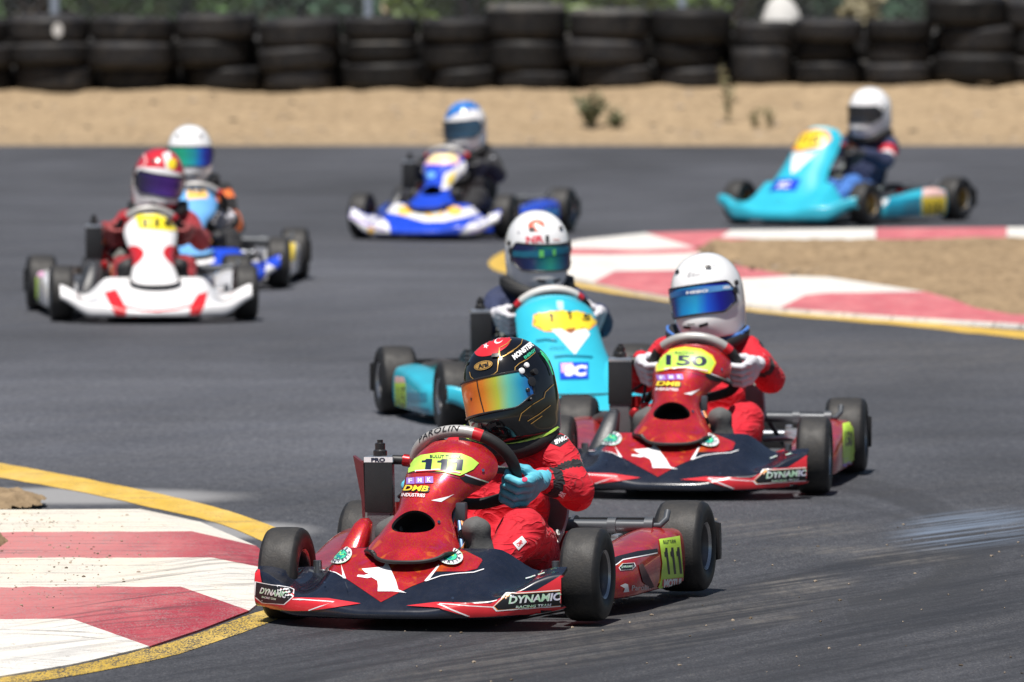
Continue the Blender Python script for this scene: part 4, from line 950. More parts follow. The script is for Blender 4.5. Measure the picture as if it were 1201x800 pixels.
def build_kart(cfg):
    px, py, th = cfg['pose']; g = G(px, py); rz = -math.pi/2-R(th)
    K = empty('go_kart', (g[0], g[1], .002), rz); tag(K, cfg['label'], 'kart', 'racing karts on the track'); cfg['obj'] = K
    if cfg.get('roll'): K.rotation_euler = (R(cfg['roll']), 0, rz)
    br = R(cfg.get('body_rot', 3.0)); pv = -.2
    def body(o):            # bodywork and seat sit a few degrees off the axle line (seat offset away from the engine)
        o.rotation_euler = (0, 0, br); o.location = (pv-pv*math.cos(br), -pv*math.sin(br), 0); return o
    cfg['body'] = body
    def front(o): body(o); o.location.y += cfg.get('front_dy', 0); return o
    horn = cfg['horn']; B = cfg['mats']
    n = front(nose_mesh(horn, None).build('front_spoiler', B['nose'], K, angle=50)); cfg['nose_o'] = n
    kind = cfg['panel']; hole = HOLES.get(kind) if cfg.get('hole', True) else None
    p = front(panel_mesh(kind, hole).build('front_panel', [B['panel'], black_pl], K, angle=50)); cfg['panel_o'] = p; p.location.y += cfg.get('panel_dy', 0)
    if hole: shade_cup(kind, hole).build('hole_shade_cup', hole_m, p)
    e = MB(); P = [PANEL[kind].P(np.array(s), np.array(t), -.003) for s, t in [(-1, .16), (-1, .08), (-1, 0)]+[(s, 0) for s in np.linspace(-.9, .9, 17)]+[(1, 0), (1, .08), (1, .16)]]; e.tube(P, .0055, 0, 6); e.build('rubber_edging', hose_m, p)
    cfg['pods'] = {}
    for s in (-1, 1):
        q = obj('side_pod', pod_mesh(s).mesh('side_pod', [B['pod']]), K); cfg['pods'][s] = q
    # right-hand intake box in front of the radiator
    mb = MB(); secs = []
    for (x, y, z, wx, wy) in ((-.16, -.300, .05, .09, .058), (-.165, -.296, .10, .085, .054), (-.19, -.272, .19, .06, .034), (-.215, -.258, .245, .035, .022), (-.218, -.256, .258, .016, .010)):
        secs.append([(x+wx*math.copysign(abs(math.cos(a))**.55, math.cos(a)), y+wy*math.copysign(abs(math.sin(a))**.55, math.sin(a)), z) for a in np.linspace(0, 2*math.pi, 24, endpoint=False)])
    mb.loft(secs); mb.build('air_box', B.get('box', box_m), K, angle=60)
    def floor():
        mb = MB(); mb.box((-.17, 0, .036), (.66, .40, .005), 0); return mb.mesh('floor_tray', [black_pl], False)
    obj('floor_tray', shared('floor', floor), K)
    def frame():
        mb = MB()
        for s in (-1, 1):
            mb.tube([(.20, s*.12, .05), (.10, s*.17, .045), (-.1, s*.20, .045), (-.4, s*.25, .045), (-.75, s*.29, .05), (-1.08, s*.27, .06)], .014, 0, 10)
            mb.tube([(-.25, s*.22, .045), (-.28, s*.40, .06), (-.72, s*.45, .06), (-.76, s*.29, .05)], .010, 0, 8)
            mb.tube([(0, s*.20, .06), (0, s*.30, .11), (0, s*.36, .125)], .013, 0, 8); mb.tube([(0, s*.33, .08), (0, s*.33, .16)], .012, 1, 10)
            mb.tube([(-.07, s*.03, .105), (-.075, s*.34, .115)], .006, 2, 8); mb.tube([(-.07, s*.30, .112), (-.075, s*.335, .115)], .009, 3, 8)
            mb.tube([(.17, s*.14, .05), (.24, s*.16, .055), (.24, s*.28, .06)], .009, 0, 8)
        mb.tube([(.20, -.12, .05), (.20, .12, .05)], .014, 0, 10); mb.tube([(0, -.20, .06), (0, .20, .06)], .013, 0, 8); mb.tube([(-1.08, -.27, .06), (-1.08, .27, .06)], .014, 0, 8); mb.tube([(-.5, -.27, .046), (-.5, .27, .046)], .012, 0, 8)
        for s in (-1, 1): mb.tube([(-.06, s*.10, .05), (-.11, s*.03, .30)], .008, 0, 8); mb.tube([(.02, s*.085, .05), (-.04, s*.06, .19), (-.12, s*.03, .30)], .006, 4, 8)
        mb.tube([(.0, .05, .10), (-.05, .075, .21), (-.09, .05, .26), (-.13, .03, .2), (-.2, .05, .1)], .006, 5, 8); mb.tube([(.02, .03, .12), (-.06, .09, .24), (-.12, .07, .22), (-.16, .02, .14)], .005, 5, 8); mb.box((-.10, .045, .285), (.03, .03, .05), 1, bev=.006); mb.tube([(-.08, .08, .24), (-.10, .085, .25)], .012, 3, 10); mb.lathe([(-.01, .012), (.01, .012), (.01, 0)], 'x', (-.06, .06, .23), 12, 2)
        return mb.mesh('chassis_frame', [tube_m, steel, chrome, red_an, M('tube_blue', (.12, .20, .36), .3, .6), M('hose_copper', (.35, .12, .03), .4, .3)])
    obj('chassis_frame', shared('frame', frame), K)
    def seat():
        mb = MB(); SEAT.shell(mb, np.linspace(-1, 1, 33), np.linspace(0, 1, 29), .006, 0, 0); return mb.mesh('seat', [seat_m, black_pl], True, 60)
    body(obj('seat', shared('seat', seat), K))
    st = body(obj('steering_wheel', steering(R(cfg.get('wheel_rot', 0)), B.get('grip', grip_s), None), K)); cfg['wheel_o'] = st
    def column():
        mb = MB(); mb.tube([WC+WN*.03, (-.02, 0, .09)], .010, 0, 10); return mb.mesh('steering_column', [steel])
    body(obj('steering_column', shared('col', column), K))
    def tank():
        mb = MB(); mb.box((-.22, 0, .125), (.24, .15, .15), 0, bev=.02); mb.lathe([(.20, .025), (.235, .025), (.235, 0)], 'z', (-.22, 0, 0), 16, 1); return mb.mesh('fuel_tank', [fuel_m, redst])
    obj('fuel_tank', shared('tank', tank), K)
    rim = B.get('rim', rim_dk); st_ = R(cfg.get('steer', 0))
    for s in (-1, 1): add_wheel(K, (0, s*.415, .125), .125, .108, rim, st_, random.uniform(0, 2)); add_wheel(K, (-1.0 if not cfg.get('wb') else -cfg['wb'], s*.452, .127), .127, .138, rim, 0, random.uniform(0, 2))
    xr = -1.0 if not cfg.get('wb') else -cfg['wb']
    def axle():
        mb = MB(); mb.tube([(0, -.45, .127), (0, .45, .127)], .017, 0, 14)
        for y in (-.26, .26, 0.05): mb.box((0, y, .115), (.06, .025, .09), 1, bev=.008)
        for y in (-.36, .36): mb.lathe([(-.04, .02), (-.04, .034), (.04, .034), (.04, .02)], 'y', (0, y, .127), 16, 1)
        return mb.mesh('rear_axle', [steel, alu])
    obj('rear_axle', shared('axle', axle), K).location = (xr, 0, 0)
    def disc():
        mb = MB(); mb.lathe([(-.004, .03), (-.004, .085), (.004, .085), (.004, .03)], 'y', (0, .14, .127), 32, 0, True); mb.box((.075, .14, .15), (.05, .05, .07), 1, bev=.008); return mb.mesh('brake_disc', [steel, red_an])
    obj('brake_disc', shared('disc', disc), K).location = (xr, 0, 0)
    def bumper():
        mb = MB(); secs = []
        for y in np.linspace(-.528, .528, 25):
            a = abs(y)/.528; x = xr-.17+.05*a**4; h = .062 if a < .99 else .05; secs.append([(x+dx, y, .132+dz) for dx, dz in ((.010, -h), (.013, -h*.5), (.012, h*.6), (.007, h), (-.007, h), (-.013, h*.5), (-.012, -h*.6), (-.007, -h))])
        mb.loft(secs); mb.tube([(xr-.17, -.25, .12), (xr-.05, -.27, .07)], .012, 0, 8); mb.tube([(xr-.17, .25, .12), (xr-.05, .27, .07)], .012, 0, 8); return mb.mesh('rear_bumper', [black_pl], True, 40)
    obj('rear_bumper', shared('bumper', bumper), K)
    def cross():
        mb = MB(); mb.tube([(-.78, .13, .200), (-.78, .40, .198)], .0165, 0, 14); mb.tube([(-.78, .40, .198), (-.79, .43, .198), (-.81, .445, .215), (-.83, .445, .235)], .009, 0, 10); mb.lathe([(-.012, .022), (.012, .022), (.012, 0)], 'y', (-.78, .30, .199), 14, 0); mb.lathe([(-.012, 0), (-.012, .024), (.012, .024), (.012, 0)], 'y', (-.78, .405, .198), 14, 0)
        mb.tube([(-.78, .2, .2), (-.86, .24, .12), (-.9, .28, .07)], .008, 0, 8); mb.box((-.72, .30, .13), (.10, .07, .07), 2, bev=.015); mb.tube([(-.7, .2, .13), (-.62, .3, .14), (-.6, .36, .12)], .009, 2, 8); return mb.mesh('crossbar', [tube_m, steel, alu])
    obj('crossbar', shared('cross', cross), K)
    # engine, right of the seat
    def eng():
        mb = MB(); mb.box((-.56, -.27, .115), (.17, .13, .13), 0, bev=.015); mb.box((-.50, -.24, .20), (.10, .09, .09), 0, (0, R(-18), 0), .01)
        for k in range(6): mb.box((-.49, -.24, .170+k*.016), (.12, .105, .006), 0, (0, R(-18), 0))
        mb.lathe([(-.02, .055), (.02, .055), (.022, 0)], 'y', (-.57, -.235, .115), 20, 0); return mb.mesh('engine', [steel, alu])
    E = obj('engine', shared('engine', eng), K)
    def carb():
        mb = MB(); mb.box((-.40, -.205, .225), (.045, .04, .045), 0, bev=.01); mb.lathe([(-.03, .016), (.02, .018), (.025, .01), (.025, 0)], 'x', (-.36, -.20, .235), 18, 0); mb.lathe([(-.015, .018), (.02, .018), (.02, 0)], 'z', (-.40, -.20, .27), 14, 0); mb.box((-.38, -.17, .255), (.035, .03, .03), 0, bev=.008); return mb.mesh('carburettor', [red_an])
    obj('carburettor', shared('carb', carb), E)
    def wires():
        mb = MB(); mb.tube([(-.45, -.22, .30), (-.42, -.17, .335), (-.38, -.17, .30), (-.36, -.19, .22)], .006, 0, 8); mb.tube([(-.46, -.26, .28), (-.40, -.25, .32), (-.35, -.22, .28), (-.33, -.2, .16)], .005, 0, 8); mb.tube([(-.5, -.2, .12), (-.42, -.2, .17), (-.36, -.22, .14)], .012, 1, 8); return mb.mesh('fuel_line', [hose_m, alu])
    obj('fuel_line', shared('wires', wires), E)
    def exh():
        mb = MB(); mb.tube([(-.62, -.30, .20), (-.70, -.33, .20), (-.80, -.36, .17), (-.95, -.34, .16), (-1.08, -.28, .16)], [.018, .022, .034, .036, .02], 0, 14); return mb.mesh('exhaust', [M('exhaust_steel', (.20, .17, .15), .4, .85)])
    obj('exhaust', shared('exh', exh), K)
    def rad():
        mb = MB(); mb.box((-.36, -.275, .275), (.036, .072, .25), 0, bev=.006); mb.box((-.341, -.275, .335), (.006, .078, .14), 1, bev=.002)
        mb.box((-.36, -.275, .409), (.042, .078, .020), 2, bev=.006); return mb.mesh('radiator', [fin_m, black_pl, B_cap])
    B_cap = alu
    RD = obj('radiator', shared('rad', rad), K); RD.location = (0, .028, 0); cfg['rad_o'] = RD
    def cap():
        mb = MB(); mb.lathe([(.418, .019), (.432, .019), (.436, .014), (.452, .014), (.455, .008), (.462, .008), (.462, 0)], 'z', (-.36, -.275, 0), 18, 0); return mb.mesh('radiator_cap', [black_pl])
    obj('radiator_cap', shared('cap', cap), RD)
    def hose():
        mb = MB(); mb.tube([(-.36, -.24, .408), (-.36, -.19, .406), (-.38, -.15, .395), (-.42, -.14, .34), (-.47, -.2, .27)], .013, 0, 10); mb.tube([(-.36, -.21, .407), (-.362, -.165, .400)], .017, 1, 10); return mb.mesh('hose', [hose_m, red_an])
    obj('hose', shared('hose', hose), RD)
    for s in (-1, 1):
        def ped():
            mb = MB(); y0 = s*.125; mb.tube([(.03, y0-.055, .07), (.015, y0-.055, .175), (.0, y0-.05, .185), (0, y0+.05, .185), (.015, y0+.058, .17), (.03, y0+.058, .07)], .007, 0, 8); mb.box((.012, y0, .13), (.008, .10, .09), 0, (0, R(-8), 0)); return mb.mesh('pedal', [black_pl])
        body(obj('pedal', shared('ped%d' % s, ped), K))
    return K
# ================================================================== DRIVERS
def helm_f(az, w):
    az, w = np.broadcast_arrays(np.asarray(az, float), np.asarray(w, float)); c = np.cos(az); s = np.sin(az)
    z = np.where(w > 0, .136*np.sin(np.clip(w, 0, 1)*math.pi/2), .146*w)
    k = np.where(w > 0, np.cos(np.clip(w, 0, 1)*math.pi/2)**.90, 1-.07*w*w-.06*np.clip(-w-.6, 0, 1)**2*6)
    a = np.where(c > 0, .131, .136); p = 2.25
    rr = (np.abs(c)**p+np.abs(s)**p)**(-1/p)
    x = k*a*c*rr + .020*np.exp(-((w+.62)/.34)**2)*np.clip(c, 0, 1)**2 - .012*np.exp(-((w-.30)/.14)**2)*np.clip(-c, 0, 1)**3
    y = k*.114*s*rr*(1-.05*np.exp(-((w+.75)/.3)**2))
    return np.stack([x, y, z], -1)
HELM = Surf(helm_f, 1)
VAZ = 1.32
def visor_f(a, b):
    a, b = np.broadcast_arrays(np.asarray(a, float), np.asarray(b, float)); q = np.abs(a)
    lo = -.47+.05*np.cos(a*1.5)+.20*sm(q, .62, 1); hi = .165-.02*q*q-.14*sm(q, .80, 1); w = lerp(lo, hi, b); return HELM.P(a*VAZ, w, .0045-.002*sm(q, .9, 1))
VISOR = Surf(visor_f, 1)
def helmet_meshes():
    mb = MB(); us = np.linspace(-math.pi, math.pi, 97); ws = np.concatenate([np.linspace(-1, 0, 24)[:-1], np.sin(np.linspace(0, math.pi/2*.985, 24))])
    ws = np.concatenate([np.linspace(-1, 0, 24)[:-1], np.linspace(0, .985, 30)])
    HELM.grid(mb, us[:-1].tolist()+[math.pi], ws); k = 96+1
    P = HELM.P(us[:-1], us[:-1]*0+.985); n = len(mb.v); mb.add([tuple(p) for p in P]+[(-.002, 0, .1365)], [(i, (i+1) % 96, 96) for i in range(96)])
    P1 = HELM.P(us[:-1], us[:-1]*0-1.0); P2 = P1*np.array([.90, .90, 1])+np.array([0, 0, -.004]); P3 = P1*np.array([.80, .80, 1])+np.array([0, 0, .012]); P4 = P1*np.array([.72, .72, 0])+np.array([0, 0, -.09])
    mb.loft([[tuple(p) for p in q] for q in (P1, P2, P3, P4)], [1]*96*3, False)
    bm = bmesh.new(); me = mb.mesh('helmet', [white_b, black_pl], True, 60); bm.from_mesh(me); bmesh.ops.remove_doubles(bm, verts=bm.verts, dist=1e-4); bmesh.ops.recalc_face_normals(bm, faces=bm.faces); bm.to_mesh(me); bm.free()
    mv = MB(); VISOR.shell(mv, np.linspace(-1, 1, 61), np.linspace(0, 1, 19), .003); vis = mv.mesh('visor', [black_pl], True, 60)
    tr = MB()       # rubber beading round the eye port
    loop = [VISOR.P(np.array(a), np.array(b), .0) for a, b in [(x, 0) for x in np.linspace(-1, 1, 40)]+[(1, x) for x in np.linspace(.1, .9, 8)]+[(x, 1) for x in np.linspace(1, -1, 40)]+[(-1, x) for x in np.linspace(.9, .1, 8)]]
    tr.tube(loop, .0032, 0, 6, closed=True)
    for s in (-1, 1):      # visor pivots, chin and brow vents
        for az, w_, r_ in ((1.30, -.02, .013), (1.46, .10, .009)):
            c = HELM.P(np.array(s*az), np.array(w_), .004); nrm = HELM.P(np.array(s*az), np.array(w_), .010)-c; nrm /= np.linalg.norm(nrm); tr.tube([c-nrm*.004, c+nrm*.004, c+nrm*.005], [r_, r_, r_*.6], 0, 14)
        HELM.poly(tr, [(s*.16, -.72), (s*.42, -.68), (s*.42, -.62), (s*.14, -.65)], 0, .002, .06)
        HELM.poly(tr, [(s*.50, .42), (s*.72, .40), (s*.70, .46), (s*.52, .47)], 0, .006, .06)
    return me, vis, tr.mesh('trim', [black_pl], True, 50)
HM = helmet_meshes()

def glove_mesh(mirror):
    S_ = 1.0; P = []
    def a(p, q, r1, r2, k=.008): P.append((np.array(p)*S_, np.array(q)*S_, r1*S_, r2*S_, k, 0))
    yk = [.036, .012, -.012, -.034]
    for i, y in enumerate(yk):
        ln = [1.0, 1.06, 1.0, .86][i]; k1 = (.034, y, .006); k2 = (.012, y*1.02, .030); k3 = (-.018*ln, y, .026); k4 = (-.026*ln, y*.98, .006)
        a(k1, k2, .0120, .0108, .0025); a(k2, k3, .0108, .0102, .0025); a(k3, k4, .0102, .0086, .0025)
        a((.044, y*.75, -.026), k1, .014, .013, .010)
    a((.042, .018, -.020), (.042, -.022, -.020), .017, .017, .014)
    a((.046, .012, -.030), (.016, .036, -.026), .014, .0125, .010); a((.016, .036, -.026), (-.012, .040, -.020), .0122, .0098, .006)
    a((.044, 0, -.028), (.052, -.012, -.058), .020, .022, .014); a((.052, -.012, -.058), (.057, -.020, -.082), .024, .027, .008)
    V, F, tg, FC = sdf_body(P, .0032)
    if mirror: V = V*np.array([1, -1, 1]); F = [f[::-1] for f in F]
    mb = MB(); mb.add(V, F); me = mb.mesh('glove', [black_pl], True, 80); return me
GL = {1: glove_mesh(False), -1: glove_mesh(True)}

def build_driver(cfg):
    d = cfg['driver']; K = cfg['obj']; body = cfg['body']
    dy = d.get('dy', .01); hz = d.get('hz', .60); dz = hz-.59; hands = d.get('hands', {1: 92, -1: -92})
    wr = {}; mats = {}
    for s in (1, -1):
        ph = R(hands[s]); C = ringpt(ph); e = 1e-3; T = (ringpt(ph+e)-ringpt(ph-e)); T /= np.linalg.norm(T); Rr = C-WC; Rr -= WN*Rr.dot(WN); Rr -= T*Rr.dot(T); Rr /= np.linalg.norm(Rr); Tt = np.cross(WN, Rr)
        mats[s] = Matrix(((Rr[0], Tt[0], WN[0], C[0]), (Rr[1], Tt[1], WN[1], C[1]), (Rr[2], Tt[2], WN[2], C[2]), (0, 0, 0, 1)))
        up = 1 if s == 1 else -1
        wr[s] = C + d.get('hand', 1.0)*(Rr*.056 + Tt*(-.019*up) - WN*.078)
    P = []; A = lambda a, b, r1, r2, k=.03, t=0: P.append((a, b, r1, r2, k, t))
    A((-.61, -.055, .135), (-.61, .055, .135), .092, .092); A((-.62, 0, .15), (-.64, dy*.5, .27), .105, .108, .04); A((-.64, dy*.6, .28+dz*.4), (-.640, dy*.9, .36+dz*.7), .112, .100, .04)
    A((-.645, dy-.105, .385+dz+d.get('shz', 0)), (-.645, dy+.105, .385+dz+d.get('shz', 0)), .062, .062, .05); A((-.63, dy, .41+dz), (-.62, dy, .48+dz), .052, .05, .02, 2); A((-.615, dy, .555+dz), (-.615, dy, .575+dz), .085, .085, .01, 2)
    for s in (1, -1):
        sh = np.array((-.640, dy+s*.140, .385+dz+d.get('shz', 0))); w_ = wr[s]; mid = (sh+w_)/2; out = np.array((-.01, s*.050, -.070)) + np.array(d.get('elb', {}).get(s, (0, 0, 0))); el_ = mid+out
        A(tuple(sh), tuple(el_), .055, .045, .03, 3); A(tuple(el_), tuple(w_), .046, .034, .02, 4)
        kn = np.array((-.31, .155 if s == 1 else -.105, .215)); an = np.array((-.10, s*.13, .115))
        A((-.59, s*.085, .135), tuple(kn), .086, .064, .03, 5); A(tuple(kn), tuple(an), .060, .042, .02, 5)
        A(tuple(an), (-.065, s*.130, .085), .040, .038, .01, 1); A((-.060, s*.126, .085), (-.020, s*.112, .245), .036, .030, .012, 1); A((-.060, s*.134, .085), (-.020, s*.136, .238), .036, .029, .012, 1); A((-.030, s*.124, .10), (.006, s*.120, .245), .016, .013, .010, 1)
    fold = lambda p: .0042*np.sin(p[..., 0]*34+np.sin(p[..., 1]*24)*1.6+p[..., 2]*30)*np.sin(p[..., 1]*32+p[..., 2]*21+1) + .0030*np.sin(p[..., 2]*62+np.sin(p[..., 0]*30+p[..., 1]*22)*2) - .0022*np.exp(-(np.abs(np.sin(p[..., 2]*24+p[..., 0]*17+np.sin(p[..., 1]*26)*1.3))/.30)**2)
    V, F, tg, FC = sdf_body(P, d.get('res', .0105), fold)
    ml = list(d['suit']); tg = tg.copy()
    for (c, r_, mt, *lim) in d.get('patches', []):
        if mt not in ml: ml.append(mt)
        q = np.linalg.norm((FC-np.array(c))/np.array(r_ if hasattr(r_, '__len__') else (r_,)*3), axis=-1) < 1
        if lim: q &= tg == lim[0]
        tg[q] = ml.index(mt)
    # bands round the arms
    for (s, t, wd, mt, seg) in d.get('bands', []):
        if mt not in ml: ml.append(mt)
        pr = [p for p in P if p[5] == seg][0 if s == 1 else 1]; a, b = np.array(pr[0]), np.array(pr[1]); h = ((FC-a)@(b-a))/((b-a)@(b-a)); tg[(tg == seg) & (np.abs(h-t) < wd) & (FC[:, 1]*s > 0)] = ml.index(mt)
    mb = MB(); mb.add(V, F, tg.tolist()); o = mb.build('person', ml, None, True, 75)
    o.rotation_mode = 'QUATERNION'
    bl = Matrix.Translation((-.2+.2*math.cos(R(cfg.get('body_rot', 3.0))), .2*math.sin(R(cfg.get('body_rot', 3.0))), 0)) @ Matrix.Rotation(R(cfg.get('body_rot', 3.0)), 4, 'Z')
    W_ = Matrix.LocRotScale(K.location, K.rotation_euler, None) @ bl
    o.matrix_world = W_; o.location = W_.to_translation(); o.rotation_quaternion = W_.to_quaternion()
    tag(o, d['label'], 'person', 'kart drivers'); cfg['person'] = o
    # helmet
    h = obj('helmet', HM[0], o); h.location = (-.615, dy+d.get('hy', 0), hz); h.rotation_euler = (R(d.get('roll', 0)), R(d.get('pitch', 4)), R(d.get('yaw', 0)))
    h.material_slots[0].link = 'OBJECT'; h.material_slots[0].material = d['shell']; cfg['helmet'] = h
    v = obj('visor', HM[1], h); v.material_slots[0].link = 'OBJECT'; v.material_slots[0].material = d['visor']; cfg['visor'] = v
    obj('trim', HM[2], h)
    # collar
    mb = MB(); cz = .468+dz; n = 40; pts = []; rs = []
    for i in range(n):
        a = 2*math.pi*i/n; pts.append((-.630+.100*math.cos(a), dy+d.get('hy', 0)*.6+.113*math.sin(a), cz-.012-.030*max(0, math.cos(a))-.006*math.cos(2*a))); rs.append(.027+.004*math.cos(a))
    mb.tube(pts, rs, 0, 10, closed=True); pts2 = [(p[0]*1+(p[0]+.63)*.18, p[1]+(p[1]-dy)*.18, p[2]+.016) for p in pts]; mb.tube(pts2, .0060, 1, 6, closed=True)
    mb.build('neck_collar', [d.get('collar', grip), d.get('collar_trim', grip)], o)
    for s in (1, -1):
        g = obj('glove', GL[s], o); g.matrix_local = mats[s] @ Matrix.Scale(d.get('hand', 1.0), 4); g.material_slots[0].link = 'OBJECT'; g.material_slots[0].material = d['glove']; cfg['glove%d' % s] = g
    return o
# ================================================================== THE SEVEN KARTS
suit_red = M_cloth('suit_red', (.56, .005, .020)); suit_navy = M_cloth('suit_navy', (.022, .032, .085)); suit_black = M_cloth('suit_black', (.016, .016, .019)); suit_blue = M_cloth('suit_blue', (.05, .17, .52)); suit_maroon = M_cloth('suit_maroon', (.30, .022, .03)); suit_orange = M_cloth('suit_orange', (.80, .17, .03)); suit_white = M_cloth('suit_white', (.66, .65, .66)); suit_grey = M_cloth('suit_grey', (.30, .32, .36))
boot_g = M('boot_grey', (.10, .10, .10), .75, bmp=.6, bscale=350); boot_b = M('boot_black', (.02, .02, .022), .6, bmp=.3, bscale=200); boot_w = M('boot_white', (.6, .6, .6), .5); bala = M('balaclava', (.02, .02, .02), .9)
gl_cyan = M_cloth('glove_cyan', (.10, .46, .60), .6, .5); gl_white = M_cloth('glove_white', (.62, .61, .66), .6, .5); gl_org = M_cloth('glove_orange', (.75, .22, .10), .6, .5); gl_black = M_cloth('glove_black', (.03, .03, .035), .6, .5)
sh_black = M('shell_black', (.005, .005, .006), .10, coat=.6, var=.1, vscale=30); sh_white = M('shell_white', (.80, .80, .81), .22, coat=.9, var=.04); sh_red = M('shell_red', (.55, .02, .035), .2, coat=.9); sh_blue = M('shell_blue', (.03, .17, .52), .2, coat=.9)
v_fire = M_visor('visor_fire', [(.0, (.02, .06, .42)), (.06, (.03, .35, .55)), (.14, (.15, .55, .40)), (.24, (.45, .50, .05)), (.40, (.70, .22, .02)), (.62, (.62, .13, .02)), (.80, (.66, .22, .02)), (.90, (.50, .48, .05)), (.97, (.10, .42, .30))][::1], .118, -.118)
v_blue = M_visor('visor_blue', [(0, (.01, .01, .10)), (.18, (.01, .015, .20)), (.34, (.01, .22, .55)), (.55, (.02, .33, .62)), (.72, (.01, .08, .55)), (.85, (.01, .01, .28)), (1, (.01, .01, .12))])
v_green = M_visor('visor_green', [(0, (.01, .01, .07)), (.25, (.01, .03, .12)), (.42, (.01, .17, .18)), (.52, (.02, .25, .19)), (.65, (.01, .14, .20)), (.85, (.01, .02, .14)), (1, (.01, .01, .09))])
v_gb = M_visor('visor_green_blue', [(0, (.02, .25, .2)), (.35, (.02, .42, .24)), (.6, (.02, .32, .40)), (.72, (.02, .15, .60)), (.85, (.02, .02, .42)), (1, (.01, .01, .25))])
v_pur = M_visor('visor_purple', [(0, (.02, .02, .03)), (.35, (.05, .02, .16)), (.7, (.10, .03, .28)), (1, (.03, .02, .05))])
v_dark = M_visor('visor_dark', [(0, (.012, .012, .016)), (1, (.03, .03, .035))]); v_smoke = M_visor('visor_smoke', [(0, (.02, .03, .05)), (.6, (.03, .07, .12)), (1, (.05, .12, .2))])
SUIT = lambda t, boot=boot_b, leg=None, fore=None: [t, boot, bala, t, fore or t, leg or t]

